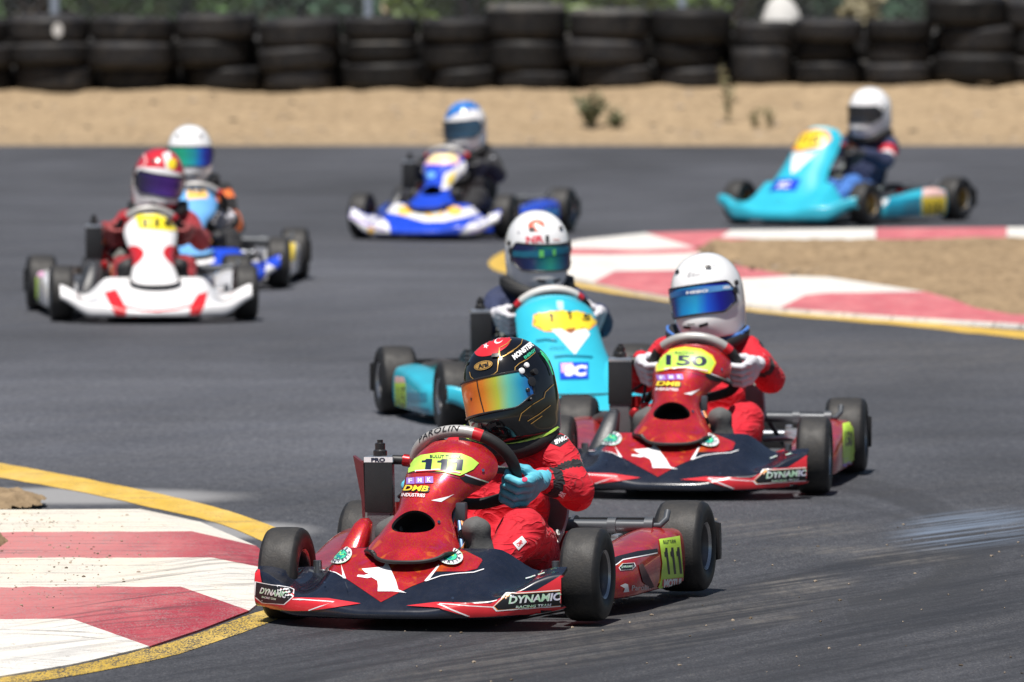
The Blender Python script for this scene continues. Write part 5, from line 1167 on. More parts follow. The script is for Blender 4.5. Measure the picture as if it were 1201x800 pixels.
karts = [
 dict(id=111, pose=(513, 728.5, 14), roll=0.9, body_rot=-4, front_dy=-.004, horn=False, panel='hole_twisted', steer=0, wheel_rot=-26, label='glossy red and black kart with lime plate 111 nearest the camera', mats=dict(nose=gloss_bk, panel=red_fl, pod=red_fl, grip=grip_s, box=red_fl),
      driver=dict(label='driver in red suit and cyan glove wearing a black helmet with orange visor', dy=.01, hy=.016, hz=.592, shz=.016, yaw=-23, roll=12, pitch=4, shell=sh_black, visor=v_fire, glove=gl_cyan, hand=1.1, hands={1: 113, -1: -120}, suit=SUIT(suit_red, boot_g), res=.0085, elb={1: (-.03, .015, .0), -1: (.03, .05, -.03)}, collar_trim=lime,
                  bands=[(1, .58, .09, suit_black, 3), (1, .80, .12, suit_black, 4)], patches=[((-.10, .135, .115), .056, boot_b, 5), ((-.08, .13, .10), .05, boot_b, 1)])),
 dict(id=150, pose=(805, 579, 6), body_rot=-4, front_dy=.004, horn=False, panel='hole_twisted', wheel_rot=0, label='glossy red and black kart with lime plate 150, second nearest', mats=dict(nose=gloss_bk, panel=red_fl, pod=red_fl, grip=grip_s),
      driver=dict(label='driver in red suit with white gloves and plain white helmet with blue visor', dy=-.013, hy=0, hz=.617, yaw=-14, roll=9, pitch=2, shell=sh_white, visor=v_blue, glove=gl_white, hands={1: 92, -1: -92}, suit=SUIT(suit_red, boot_g), collar=boot_b, collar_trim=suit_blue, bands=[(1, .80, .12, suit_black, 4), (1, .62, .06, suit_black, 3)], patches=[((-.66, .19, .43), .05, boot_b, 3)])),
 dict(id=115, pose=(663, 504, -10.4), body_rot=-1.0, horn='hi', panel='wide', hole=False, wheel_rot=-8, label='cyan kart with yellow star plate behind the red kart 111', mats=dict(nose=cyan_b, panel=cyan_b, pod=cyan_b, grip=grip_w, box=M('box_grey', (.30, .32, .36), .3, coat=.5)),
      driver=dict(label='driver in navy suit wearing a white helmet with red disc and NR lettering', dy=.005, hz=.632, yaw=10, roll=1, pitch=9, shell=sh_white, visor=v_green, glove=gl_white, hands={1: 92, -1: -92}, suit=SUIT(suit_navy), patches=[((-.58, .16, .40), .05, suit_white, 3)])),
 dict(id=116, pose=(180, 376, -6.1), body_rot=0, horn=True, panel='plain', wheel_rot=0, label='white and red kart with yellow plate 116 at the left', mats=dict(nose=white_b, panel=white_b, pod=white_b, grip=grip_s),
      driver=dict(label='driver in dark red suit wearing a red and white helmet', dy=.06, hy=.005, hz=.62, yaw=6, roll=-9, pitch=8, shell=sh_red, visor=v_pur, glove=M_cloth('glove_maroon', (.25, .04, .04), .6, .5), hands={1: 95, -1: -95}, suit=SUIT(suit_maroon, boot_b, suit_maroon), patches=[((-.52, -.20, .38), .06, suit_white), ((-.42, -.22, .30), .055, suit_orange), ((-.32, -.11, .21), .07, suit_orange)])),
 dict(id=32, pose=(227, 338, 1), body_rot=0, horn=True, panel='slim', wheel_rot=0, label='pale blue and white kart mostly hidden behind the white kart 116', mats=dict(nose=blue_b, panel=sky_b, pod=white_b, grip=grip_s),
      driver=dict(label='driver in black suit with orange arm patches and a white helmet', dy=-.03, hy=-.02, hz=.64, yaw=2, roll=0, pitch=2, shell=sh_white, visor=v_gb, glove=gl_white, hands={1: 122, -1: -122}, suit=SUIT(suit_black), elb={1: (-.02, -.01, -.03), -1: (-.02, .01, -.03)}, bands=[(1, .16, .12, suit_orange, 3), (1, .78, .10, suit_orange, 3), (1, .35, .2, suit_orange, 4)])),
 dict(id=6, pose=(509, 280, 16), body_rot=0, horn=True, panel='hole', hole=True, wheel_rot=0, label='blue kart with white and yellow nose graphics in the distance', mats=dict(nose=blue_b, panel=blue_b, pod=blue_b, grip=grip_s),
      driver=dict(label='driver in black suit wearing a blue and silver helmet', dy=.0, hz=.612, yaw=-5, roll=4, pitch=6, shell=white_b, visor=v_smoke, glove=gl_black, hands={1: 92, -1: -92}, suit=SUIT(suit_black, boot_b, suit_black), patches=[((-.54, .09, .20), .07, M_cloth('suit_rust', (.30, .05, .02))), ((-.60, .16, .40), .04, suit_grey)])),
 dict(id=7, pose=(941, 263.5, 31.6), body_rot=0, horn='hi', panel='tall', hole=False, wheel_rot=0, label='cyan kart with gold wheels turning on the far right of the track', mats=dict(nose=cyan_b, panel=cyan_b, pod=cyan_b, grip=grip_w, rim=rim_gold),
      driver=dict(label='driver in navy suit wearing a white helmet with a dark visor', dy=.08, hy=.02, hz=.642, yaw=-8, roll=0, pitch=3, shell=sh_white, visor=v_dark, glove=gl_black, hands={1: 92, -1: -92}, suit=SUIT(suit_navy, boot_b, suit_blue), bands=[(1, .45, .16, suit_red, 3), (1, .70, .10, suit_white, 3)], patches=[((-.64, .20, .42), .05, suit_grey, 3), ((-.58, .02, .42), .05, suit_orange, 0)])),
]
for c in karts: build_kart(c)
for c in karts: build_driver(c)
bpy.context.view_layer.update()
k1, k2, k3, k4, k5, k6, k7 = karts

# ------------------------------------------------------------------ stickers, plates and lettering, laid on the panels where the photograph shows them
_BV = {}
def bvh_of(o):
    if o.name not in _BV:
        me = o.data; Mw = o.matrix_world; _BV[o.name] = BVHTree.FromPolygons([Mw @ v.co for v in me.vertices], [p.vertices[:] for p in me.polygons])
    return _BV[o.name]
def merge_into(o, mb, mats):
    """printed stickers belong to the part's own mesh"""
    if o.data.users > 1: o.data = o.data.copy()
    me = o.data; k = len(me.materials)
    for m in mats: me.materials.append(m)
    bm = bmesh.new(); bm.from_mesh(me); vs_ = [bm.verts.new(p) for p in mb.v]
    for f, m in zip(mb.f, mb.m):
        try: q = bm.faces.new([vs_[i] for i in f])
        except ValueError: continue
        q.material_index = k+m; q.smooth = True
    bmesh.ops.delete(bm, geom=[v for v in vs_ if not v.link_faces], context='VERTS')
    bm.to_mesh(me); bm.free(); me.update()
class Decal:
    """sticker mesh on one part: shapes are given as photograph pixels and dropped on the part's own surface"""
    def __init__(s, o): s.o = o; s.mb = MB(); s.mats = []; s.inv = o.matrix_world.inverted(); s.n = 0
    def mi(s, m):
        if m not in s.mats: s.mats.append(m)
        return s.mats.index(m)
    def tris(s, V, F, m, off=None):
        s.n += 1; off = off or .0008+.00022*s.n; b = bvh_of(s.o); P = []; ok = []; cam0 = Vector((0, 0, CAM_H))
        for (x, y) in V:
            d = Vector(ray(x, y)).normalized(); h = b.ray_cast(cam0, d)
            if h[0] is None: P.append(Vector()); ok.append(False); continue
            n = h[1] if h[1].dot(d) < 0 else -h[1]; P.append(h[0]+n*off); ok.append(True)
        lim = .09
        F = [f for f in F if all(ok[i] for i in f) and max((P[f[i]]-P[f[i-1]]).length for i in range(len(f))) < lim]
        s.mb.add([s.inv @ p for p in P], F, s.mi(m)); return s
    def poly(s, P, m, step=3.0): V, F = poly_tris(P, step); return s.tris(V, F, m)
    def line(s, P, wd, m, step=3.0): return s.poly(stroke(P, wd), m, step)
    def ell(s, c, a, b, m, rot=0, step=3.0): return s.poly(ellipse(c[0], c[1], a, b, 30, R(rot)), m, step)
    def text(s, c, t, h, wd, m, rot=0, shear=0.0, bold=.02, skew=0.0, space=1.0):
        V, F = text_tris(t, bold, shear, space); W0 = V[:, 0].max()-V[:, 0].min(); x = V[:, 0]*wd/W0; y = -V[:, 1]*h + skew*x*x/wd; r_ = R(rot)
        return s.tris(np.stack([c[0]+x*math.cos(r_)-y*math.sin(r_), c[1]+x*math.sin(r_)+y*math.cos(r_)], -1), F, m)
    def ring(s, c, t, ra, rb, h, m, a0=-90, span=150, rot=0, flip=False):
        n = len(t); r0 = R(rot)
        for i, ch in enumerate(t):
            if ch == ' ': continue
            f = (i/(n-1)-.5) if n > 1 else 0; a = R(a0+(span*f if not flip else -span*f)); V, F = text_tris(ch, .03); th = a+math.pi/2 if not flip else a-math.pi/2
            x = V[:, 0]*h; y = -V[:, 1]*h; X = x*math.cos(th)-y*math.sin(th); Y = (x*math.sin(th)+y*math.cos(th)); k = rb/ra; px = ra*math.cos(a)+X; py = (ra*math.sin(a)+Y)*k
            s.tris(np.stack([c[0]+px*math.cos(r0)-py*math.sin(r0), c[1]+px*math.sin(r0)+py*math.cos(r0)], -1), F, m)
        return s
    def build(s, name, label=None):
        if name in ('sticker', 'patch', 'tear_off_seam'): merge_into(s.o, s.mb, s.mats); return (s.mb, s.mats)
        q = s.mb.build(name, s.mats, s.o, angle=60)
        if label: q['label'] = label
        s.q = q; return q
def cr(x0, y0, sc): return lambda *P: [(x0+x/sc, y0+y/sc) for x, y in P]
A_ = cr(280, 590, 5.335); B_ = cr(460, 620, 5.222); C_ = cr(420, 490, 4.445); D_ = cr(740, 600, 7.275); E2 = cr(530, 380, 5.332); F_ = cr(540, 480, 3.636); P_ = cr(540, 600, 3.753)

def badge(d, c, a, b, rot):
    d.ell(c, a, b, foil, rot); d.ell(c, a*.93, b*.93, white_st, rot); d.ell(c, a*.60, b*.60, navy, rot); d.ell(c, a*.53, b*.53, green_st, rot)
    d.poly([(c[0]-a*.3, c[1]-b*.1), (c[0]+a*.1, c[1]-b*.35), (c[0]+a*.35, c[1]), (c[0], c[1]+b*.1)], lime); d.poly([(c[0]-a*.25, c[1]+b*.05), (c[0]+a*.2, c[1]+b*.15), (c[0]+a*.05, c[1]+b*.42), (c[0]-a*.2, c[1]+b*.35)], teal_st)
    d.ring(c, 'RAMUS', a*.76, b*.76, a*.30, navy, -90, 130, rot); d.ring(c, 'INVASIA', a*.76, b*.76, a*.28, navy, 90, 150, rot, True)
WOLF = [(770, 415), (850, 407), (905, 402), (928, 368), (958, 430), (985, 490), (1000, 545), (1050, 566), (960, 556), (870, 556), (872, 520), (868, 490), (832, 468), (805, 474), (770, 468), (740, 464), (746, 452), (785, 455), (815, 446), (792, 438)]

# --- kart 111
d = Decal(k1['nose_o'])
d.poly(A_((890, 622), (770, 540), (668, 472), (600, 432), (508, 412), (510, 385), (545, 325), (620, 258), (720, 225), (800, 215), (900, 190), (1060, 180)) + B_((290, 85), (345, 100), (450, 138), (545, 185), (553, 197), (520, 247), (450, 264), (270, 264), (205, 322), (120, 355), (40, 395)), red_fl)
d.line(A_((508, 420), (560, 421), (610, 438), (665, 472)), 1.1, white_st); d.poly(A_((641, 386), (672, 475), (652, 472)), white_st)
d.poly(B_((285, 220), (291, 228), (222, 322), (196, 324)), white_st); d.line(B_((205, 324), (300, 291), (400, 277), (500, 270), (562, 250)), 1.0, white_st)
d.poly(A_(*WOLF), white_st, 2)
d.poly(A_((150, 632), (290, 642), (345, 594), (560, 599), (765, 632), (640, 650), (440, 674), (330, 674), (185, 656)), redst); d.poly(A_((84, 418), (132, 420), (150, 505), (340, 545), (350, 600), (290, 645), (150, 640), (80, 600)), redst)
d.line(A_((340, 603), (470, 612), (600, 622), (510, 648), (440, 672)), 1.1, white_st)
hx = A_((104, 490), (320, 533), (347, 545), (345, 590), (290, 637), (150, 625), (98, 585)); d.poly(hx, white_st); cx = np.mean(hx, 0); d.poly([tuple(cx+(np.array(p)-cx)*.93) for p in hx], ink)
d.text(A_((222, 562))[0], 'DYNAMIC', 7.2, 32, foil, 11, .25, .03); d.text(A_((195, 594))[0], 'RACING TEAM', 2.3, 17, foil, 10, .2, .02)
d.poly(B_((85, 478), (270, 456), (600, 462), (640, 440), (780, 388), (880, 378), (1045, 282), (1100, 318), (1105, 472), (900, 514), (640, 532), (475, 540), (285, 490)), redst)
d.line(B_((290, 466), (460, 474), (630, 482)), .9, white_st); d.poly(B_((275, 470), (300, 470), (478, 534), (462, 536)), white_st)
hx = B_((612, 482), (700, 400), (1056, 371), (1082, 402), (1046, 470), (635, 506)); d.poly(hx, white_st); cx = np.mean(hx, 0); d.poly([tuple(cx+(np.array(p)-cx)*np.array((.965, .90))) for p in hx], org); d.poly([tuple(cx+(np.array(p)-cx)*np.array((.945, .86))) for p in hx], ink)
d.text(B_((872, 426))[0], 'DYNAMIC', 8.8, 63, foil, -4.5, .25, .035); d.text(B_((862, 472))[0], 'RACING TEAM', 2.9, 42, foil, -4, .2, .02)
d.line(B_((815, 316), (880, 298), (938, 280)), 1.3, foil)
badge(d, A_((640, 334))[0], 13.6, 10, -20); badge(d, B_((356, 186))[0], 15.6, 10, 8)
d.line(A_((670, 520), (685, 560)), .5, steel); d.ell(B_((378, 450))[0], 1.6, 1.1, chrome); d.ell(A_((545, 525))[0], 1.2, 1.0, chrome)
nose_dec = d.build('sticker')

d = Decal(k1['panel_o'])
d.line(C_((232, 322), (250, 292), (330, 278), (440, 292), (530, 318)), 1.2, M('line_dark', (.12, .02, .03), .3))
d.poly(C_((380, 432), (470, 410), (500, 398), (432, 440)), white_st); d.poly(C_((528, 312), (560, 303), (692, 346), (702, 356), (640, 358), (560, 338)), ink); d.line(C_((556, 297), (620, 318), (694, 342)), 1.4, foil)
for k, ch in enumerate('FMK'):
    c = C_((275+k*48, 330-k*2))[0]; d.poly([(c[0]-4.8, c[1]-3.8), (c[0]+4.8, c[1]-4), (c[0]+4.8, c[1]+3.8), (c[0]-4.8, c[1]+4)], purple); d.text(c, ch, 5, 4.4, white_st, 0, 0, .03)
d.text(C_((306, 374))[0], 'DMB', 7.6, 31, ink, 3, .3, .06); d.text(C_((303, 371))[0], 'DMB', 6.6, 29, yel, 3, .3, .03); d.text(C_((290, 407))[0], 'INDUSTRIES', 4.0, 27, white_st, 3, .2, .02)
for p in ((648, 275), (122, 543), (418, 548)): d.ell(C_(p)[0], 1.7, 1.7, chrome, 0, 1)
panel_dec = d.build('sticker')
def digits1(d, c, n, h, w, m, rot=0, pitch=None, lean=.12):
    """heavy block figure 1, n times"""
    r_ = R(rot)
    for k in range(n):
        ox = (k-(n-1)/2)*pitch
        P = [(-.55, -.16), (-.55, -.34), (-.30, -.36), (-.18, -.5), (.32, -.5), (.32, .5), (-.20, .5), (-.20, -.16)]
        d.poly([(c[0]+(ox+x*w-lean*y*h)*math.cos(r_)-y*h*math.sin(r_), c[1]+(ox+x*w-lean*y*h)*math.sin(r_)+y*h*math.cos(r_)) for x, y in P], m, 2)
def plate(d, pts, t, c, h, wd, rot, sub=None, strip=None, m=lime, space=1.0, ones=None):
    d.poly(pts, m, 2.5)
    if strip: d.line(strip, 2.2, white_st, 2); d.line([(x+1, y+.6) for x, y in strip], .9, redst, 2)
    if ones: digits1(d, c, ones[0], h, ones[1], navy, rot, ones[1]*1.32)
    else: d.text(c, t, h, wd, navy, rot, .0, .035, 0, space)
    if sub: d.text(sub[0], sub[1], sub[2], sub[3], navy, rot, 0, .02)
d = Decal(k1['panel_o']); d.n = 8
plate(d, C_((238, 297), (262, 262), (298, 215), (330, 197), (420, 184), (540, 190), (590, 210), (628, 238), (600, 270), (530, 304), (440, 285), (360, 276), (290, 281)), '111', C_((446, 247))[0], 12.6, 54, 1, (C_((458, 207))[0], 'BULUT TURNK', 3.6, 36), C_((300, 281), (420, 274), (530, 290)), space=1.9, ones=(3, 13.5))
d.build('number_plate', 'lime plate reading 111')
d = Decal(k1['pods'][1])
d.poly(P_((640, 222), (690, 197), (780, 175), (866, 163), (868, 180), (715, 211), (682, 236), (640, 250)), ink); d.line(P_((672, 242), (690, 232), (715, 213), (790, 198), (866, 182)), 1.1, white_st)
hx = P_((695, 248), (712, 230), (765, 226), (770, 240), (755, 255), (702, 260)); d.poly(hx, white_st); d.poly([tuple(np.mean(hx, 0)+(np.array(p)-np.mean(hx, 0))*.9) for p in hx], ink); d.text(P_((733, 243))[0], 'DYNAMIC', 2.6, 14, foil, -5, .2, .03)
d.poly(P_((700, 326), (722, 316), (735, 320), (740, 352), (715, 355), (722, 338)), white_st); d.text(P_((792, 334))[0], 'Parolin', 6.0, 22, M('sticker_grey', (.5, .45, .45), .4), -3, .1, .01)
d.poly(P_((780, 235), (800, 230), (850, 330), (835, 338), (800, 310)), M('scuff', (.10, .05, .05), .8))
d.build('sticker')
d = Decal(k1['pods'][1]); d.n = 6
d.poly(D_((235, 241), (411, 208), (430, 400), (450, 672), (212, 686), (248, 590), (262, 440)), lime2, 2.5); digits1(d, D_((355, 420))[0], 3, 31, 5.0, ink, -3, 7.0, -.06); d.text(D_((322, 258))[0], 'BULUT TURNK', 3.6, 15, ink, -7, 0, .03)
d.poly(D_((262, 580), (438, 560), (440, 640), (255, 658)), redst); d.text(D_((350, 606))[0], 'MOTUL', 9.5, 22.5, white_st, -3, .2, .06); d.build('number_plate', 'lime plate reading 111 over a red strip')
# steering wheel, radiator cap
w_ = k1['wheel_o']; ph0 = R(-26)
def ring_surf(u, v):
    u, v = np.broadcast_arrays(np.asarray(u, float), np.asarray(v, float)); ph = u+ph0
    c = WC + WR[0]*np.sin(ph)[..., None]*WY + WR[1]*np.cos(ph)[..., None]*WU; rad = np.sin(ph)[..., None]*WY*WR[1] + np.cos(ph)[..., None]*WU*WR[0]; rad /= np.linalg.norm(rad, axis=-1, keepdims=True)
    return c + .0165*(np.cos(v)[..., None]*WN + np.sin(v)[..., None]*rad)
sf = Surf(ring_surf, 1); m_ = MB(); q = sf.P(np.array(0.), np.array(.9), .004)-WC; sg = 1 if np.linalg.norm(q) > np.linalg.norm(sf.P(np.array(0.), np.array(.9))-WC) else -1; sf.sgn = sg
sf.text(m_, (.10, 1.15), 'PAROLIN', .017, 0, .0006, 0, 1, .01, .2, 1.25, 1.15); m_.build('lettering', [ink], w_, angle=60)
m_ = MB(); m_.box((-.36, -.275, .409), (.0445, .0805, .014), 0); q = m_.build('sticker', [white_st], k1['rad_o'], smooth=False)
V, F = text_tris('PRO', .05); m_ = MB(); m_.add([(-.3370, -.275+x*.011*1.5, .409+y*.011) for x, y in V], F); m_.build('lettering', [navy], k1['rad_o'], smooth=False)
m_ = MB(); m_.loft([[(-.375, -.318, .405), (-.345, -.318, .405), (-.352, -.318, .25)], [(-.375, -.322, .405), (-.345, -.330, .405), (-.352, -.326, .25)]]); m_.loft([[(-.36, -.318, .40), (-.34, -.318, .40), (-.35, -.318, .28)], [(-.36, -.345, .42), (-.335, -.345, .42), (-.35, -.322, .27)]], 0); m_.build('air_deflector', [M('deflector', (.14, .03, .035), .4, coat=.3)], k1['rad_o'], smooth=False)
# helmet
d = Decal(k1['helmet'])
d.ell(E2((255, 138))[0], 22.5, 9.6, redst, -23, 2); d.ell(E2((292, 106))[0], 5.2, 3.0, white_st, -25, 1); d.ell(E2((298, 101))[0], 4.4, 2.4, redst, -25, 1)
c = E2((214, 140))[0]; d.poly([(c[0]+(3.6 if k % 2 == 0 else 1.5)*math.sin(k*math.pi/5+.2), c[1]-(3.4 if k % 2 == 0 else 1.4)*math.cos(k*math.pi/5+.2)) for k in range(10)], white_st, 1)
gl = lambda *P, w_=.8: d.line(E2(*P), w_, gold, 2)
gl((113, 300), (120, 330), (140, 347), (200, 334), (262, 316), (284, 296), (292, 230), (297, 150)); gl((297, 150), (300, 215), (340, 195), (385, 170)); gl((391, 308), (394, 272), (420, 248), (470, 222), (520, 180)); gl((345, 190), (400, 155), (432, 128), (440, 98)); gl((305, 150), (345, 128), (372, 100))
gl((632, 378), (580, 428), (572, 462), (500, 505), (432, 560), (418, 606)); gl((612, 510), (540, 565), (470, 608)); gl((560, 575), (490, 625))
d.ell(E2((200, 262))[0], 10.8, 5.0, gold, -14, 1.5); d.ell(E2((200, 262))[0], 9.9, 4.2, ink, -14, 1.5); d.ell(E2((200, 262))[0], 9.4, 3.7, gold, -14, 1.5); d.text(E2((200, 262))[0], 'Arai', 5.6, 13, ink, -15, .15, .05)
d.text(E2((440, 172))[0], 'MONSTER', 6.4, 28, white_st, -37, .05, .06); d.text(E2((482, 192))[0], 'ENERGY', 3.4, 16, green_st, -37, .05, .03)
cl = M('claw_green', (.06, .62, .25), .3); d.line(E2((545, 175), (575, 200), (600, 232)), 1.6, cl, 2); d.line(E2((552, 190), (585, 230), (612, 285)), 1.5, cl, 2); d.line(E2((572, 215), (600, 260), (622, 320)), 1.3, cl, 2)
d.build('sticker')
d = Decal(k1['visor']); d.line(E2((156, 345), (164, 400), (182, 480), (209, 580)), 1.3, ink, 2); d.ell(E2((122, 468))[0], .9, 1.4, ink, 0, 1); d.build('tear_off_seam')
m_ = MB()
for az, w0, r_ in ((1.12, .14, .0085), (1.28, .20, .0075), (1.16, -.16, .006), (1.20, -.34, .005)):
    c = HELM.P(np.array(az), np.array(w0), .007); n = HELM.P(np.array(az), np.array(w0), .012)-c; n /= np.linalg.norm(n); m_.tube([c-n*.003, c+n*.003, c+n*.0045], [r_, r_, r_*.7], 0 if r_ > .007 else 1, 14)
m_.build('visor_screw', [M('screw_white', (.7, .7, .72), .3), black_pl], k1['helmet'])
# suit patches
d = Decal(k1['person']); d.poly(F_((372, 142), (392, 118), (450, 100), (494, 112), (470, 128), (424, 162)), suit_black, 2); d.text(F_((434, 128))[0], 'SPARCO', 5.6, 20, white_st, -25, .15, .06)
d.poly(F_((222, 572), (262, 541), (282, 566), (246, 602)), white_st, 2); d.text(F_((252, 573))[0], 'OMP', 5, 8, redst, -40, 0, .04)
d.poly(F_((135, 262), (160, 250), (200, 220), (215, 225), (245, 275), (180, 290), (188, 262), (150, 268)), white_st, 2); d.text(F_((432, 362))[0], 'RR', 7, 6, white_st, -60, .1, .04)
d.build('patch')

d = Decal(k1['glove1']); d.ell(C_((868, 322))[0], 3.4, 2.6, M('finger_patch', (.55, .05, .12), .6), -15, 1); d.build('patch')
# --- kart 150: the same sticker set, its own plate
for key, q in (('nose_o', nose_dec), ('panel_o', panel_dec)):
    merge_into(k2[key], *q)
Q = cr(680, 370, 4.2125); d = Decal(k2['panel_o']); d.n = 8
d.poly(Q((378, 250), (398, 196), (440, 170), (520, 158), (600, 168), (655, 200), (672, 235), (645, 290), (560, 268), (470, 264), (380, 280)), yel, 2.5)
plate(d, Q((385, 255), (404, 205), (445, 182), (520, 170), (600, 180), (648, 208), (664, 236), (640, 280), (560, 262), (470, 258), (388, 274)), '150', Q((528, 226))[0], 12.4, 47, 2, (Q((520, 190))[0], 'RACING', 2.8, 22), Q((420, 268), (520, 260), (630, 276))); d.build('number_plate', 'lime plate reading 150')
Q = cr(820, 380, 3.638); d = Decal(k2['pods'][1]); d.poly(Q((612, 425), (655, 415), (665, 590), (612, 595)), lime2, 2); d.text(Q((637, 490))[0], '150', 18, 9, ink, 0, 0, .05); d.build('number_plate'); d = Decal(k2['pods'][1]); d.poly(Q((612, 575), (662, 570), (662, 605), (612, 610)), purple); d.build('sticker')
Q = cr(770, 280, 6.667); d = Decal(k2['visor']); d.poly(Q((95, 432), (200, 402), (300, 382), (420, 372), (520, 362), (612, 350), (612, 395), (520, 405), (420, 420), (300, 440), (200, 446), (100, 470)), M_visor('tear_strip', [(0, (.10, .35, .75)), (.4, (.01, .08, .3)), (1, (.15, .4, .8))]), 2)
d.text(Q((318, 414))[0], 'HEBO', 3.2, 26, white_st, -6, .1, .04); d.text(Q((548, 380))[0], 'HEBO', 3.2, 9, white_st, -6, .1, .04); d.build('sticker')
d = Decal(k2['helmet']); d.text(Q((290, 280))[0], 'Elm', 5.5, 15, M('ink_grey', (.25, .25, .27), .4), -2, .35, .0); d.ell(Q((165, 262))[0], 2.2, 2.0, steel, 0, 1); d.ell(Q((448, 205))[0], 1.6, 2.4, M('ink_pale', (.55, .55, .58), .4), 20, 1); d.line(Q((240, 672), (300, 668)), 1.2, ink, 1); d.build('sticker')

# --- kart 115
Q = cr(600, 340, 5.714); d = Decal(k3['panel_o'])
st_ = [(140, 175), (185, 180), (175, 150), (220, 165), (260, 140), (300, 152), (340, 135), (390, 150), (440, 140), (480, 160), (530, 165), (545, 195), (580, 220), (540, 235), (520, 265), (470, 250), (440, 275), (395, 260), (350, 275), (300, 255), (260, 265), (215, 275), (195, 245), (140, 240), (175, 215)]
d.poly(Q((150, 165), (300, 140), (480, 150), (585, 215), (520, 270), (400, 290), (220, 280), (140, 240)), org, 2); d.poly(Q(*st_), yel, 2)
d.poly(Q((265, 268), (330, 262), (380, 290), (440, 272), (500, 262), (525, 300), (460, 385), (425, 435), (385, 395), (320, 320)), white_st, 2); d.poly(Q((360, 262), (430, 255), (420, 280), (395, 298), (375, 282)), M('brown_sticker', (.28, .10, .03), .4), 2)
d.poly(Q((300, 75), (345, 78), (350, 128), (325, 140), (305, 125)), cyan_l, 2)
for x, y in ((268, 188), (390, 172)): digits1(d, Q((x, y))[0], 1, 9.5, 5.2, ink, 8, 1, -.2)
d.text(Q((500, 188))[0], '5', 7.5, 9, ink, 8, 0, .03)
d.poly(Q((318, 490), (515, 488), (515, 600), (325, 605)), blue_b, 2); d.poly(Q((330, 496), (410, 494), (400, 540), (335, 560)), M('pink_sticker', (.75, .40, .60), .4), 2); d.text(Q((430, 545))[0], 'SC', 13, 26, white_st, 0, .1, .06)
for k in range(5): d.line(Q((255+k*20, 405-k*2), (268+k*20, 378), (275+k*20, 408)), .7, cyan_d, 2)
d.line(Q((165, 345), (230, 335), (305, 345)), 2.0, cyan_d, 2); d.line(Q((285, 452), (360, 444), (440, 446), (540, 452)), 1.8, cyan_d, 2); d.build('sticker')
Q = cr(430, 400, 7.065); d = Decal(k3['pods'][-1]); d.poly(Q((232, 345), (325, 345), (332, 672), (245, 655)), lime2, 2); d.text(Q((285, 470))[0], '115', 26, 9, ink, 0, 0, .03); d.build('number_plate', 'yellow plate reading 115')
d = Decal(k3['pods'][-1]); d.poly(Q((238, 290), (310, 300), (325, 350), (232, 350)), M('sticker_pinkwhite', (.7, .45, .42), .4), 2)
d.poly(Q((335, 425), (500, 430), (500, 500), (340, 495)), cyan_d, 2); d.poly(Q((335, 545), (520, 560), (520, 690), (335, 680)), cyan_d, 2); d.build('sticker')
Q = cr(560, 230, 6.664); d = Decal(k3['helmet']); d.ell(Q((460, 232))[0], 9.6, 7.0, M('disc_red', (.70, .10, .05), .35, coat=.5), -8, 1.5); d.ell(Q((488, 252))[0], 4.2, 3.0, white_b, 0, 1)
d.text(Q((450, 338))[0], 'NR', 8.2, 21, M('letter_red', (.60, .06, .09), .35), -4, 0, .05); d.text(Q((545, 336))[0], '1', 8.5, 4, ink, -2, 0, .02); d.ell(Q((325, 280))[0], 2, 2.4, M('ink_pale', (.55, .55, .58), .4), 30, 1); d.line(Q((590, 342), (615, 340), (640, 342)), 1.6, M('sticker_pinkwhite', (.7, .45, .42), .4), 1); d.build('sticker')
d = Decal(k3['visor']); d.poly(Q((240, 425), (360, 432), (480, 428), (600, 415), (710, 392), (712, 440), (600, 465), (480, 478), (360, 480), (255, 470)), M('strip_teal', (.02, .18, .30), .25, .3), 2)
d.poly(Q((482, 425), (520, 425), (520, 478), (482, 478)), M('strip_green', (.15, .60, .15), .3), 1); d.poly(Q((585, 420), (612, 416), (612, 462), (588, 466)), M('strip_green', (.15, .60, .15), .3), 1); d.build('sticker')

# --- kart 116
Q = cr(20, 220, 4.003); d = Decal(k4['panel_o'])
d.poly(Q((520, 150), (520, 60), (800, 60), (800, 130), (765, 124), (560, 130)), red_b, 2); d.poly(Q((575, 95), (640, 80), (700, 95), (690, 115), (590, 118)), M('pink_pale', (.75, .45, .45), .4), 2)
d.build('sticker')
m_ = MB()
for s in (-1, 1): PANEL['plain'].poly(m_, [(s*(.99-.62*math.sin(a)), .43-.135*math.cos(a)) for a in np.linspace(0, math.pi, 22)][::s], 0, .0012, .05)
merge_into(k4['panel_o'], m_, [red_b])
d = Decal(k4['panel_o']); d.n = 5; d.poly(Q((553, 130), (772, 124), (766, 206), (572, 194)), M('plate_yellow', (.85, .70, .02), .4), 2); d.text(Q((664, 166))[0], '116', 11, 36, ink, -1, 0, .06, 0, 1.25); d.build('number_plate', 'yellow plate reading 116')
d = Decal(k4['nose_o'])
d.poly(Q((410, 492), (465, 478), (515, 570), (505, 642), (488, 642), (440, 560)), red_b, 2); d.poly(Q((895, 490), (850, 500), (812, 560), (812, 642), (835, 642), (885, 545)), red_b, 2)
d.line(Q((505, 560), (580, 575), (660, 580), (740, 572), (815, 555)), 2.2, red_b, 2); d.poly(Q((512, 585), (660, 590), (812, 580), (806, 640), (660, 645), (518, 642)), M('plate_grey', (.52, .52, .54), .4), 2); d.text(Q((680, 612))[0], 'FORMULA K', 5, 48, M('ink_grey', (.25, .25, .27), .4), -1, .1, .03); d.ell(Q((552, 612))[0], 3, 2.6, red_b, 0, 1); d.build('sticker')
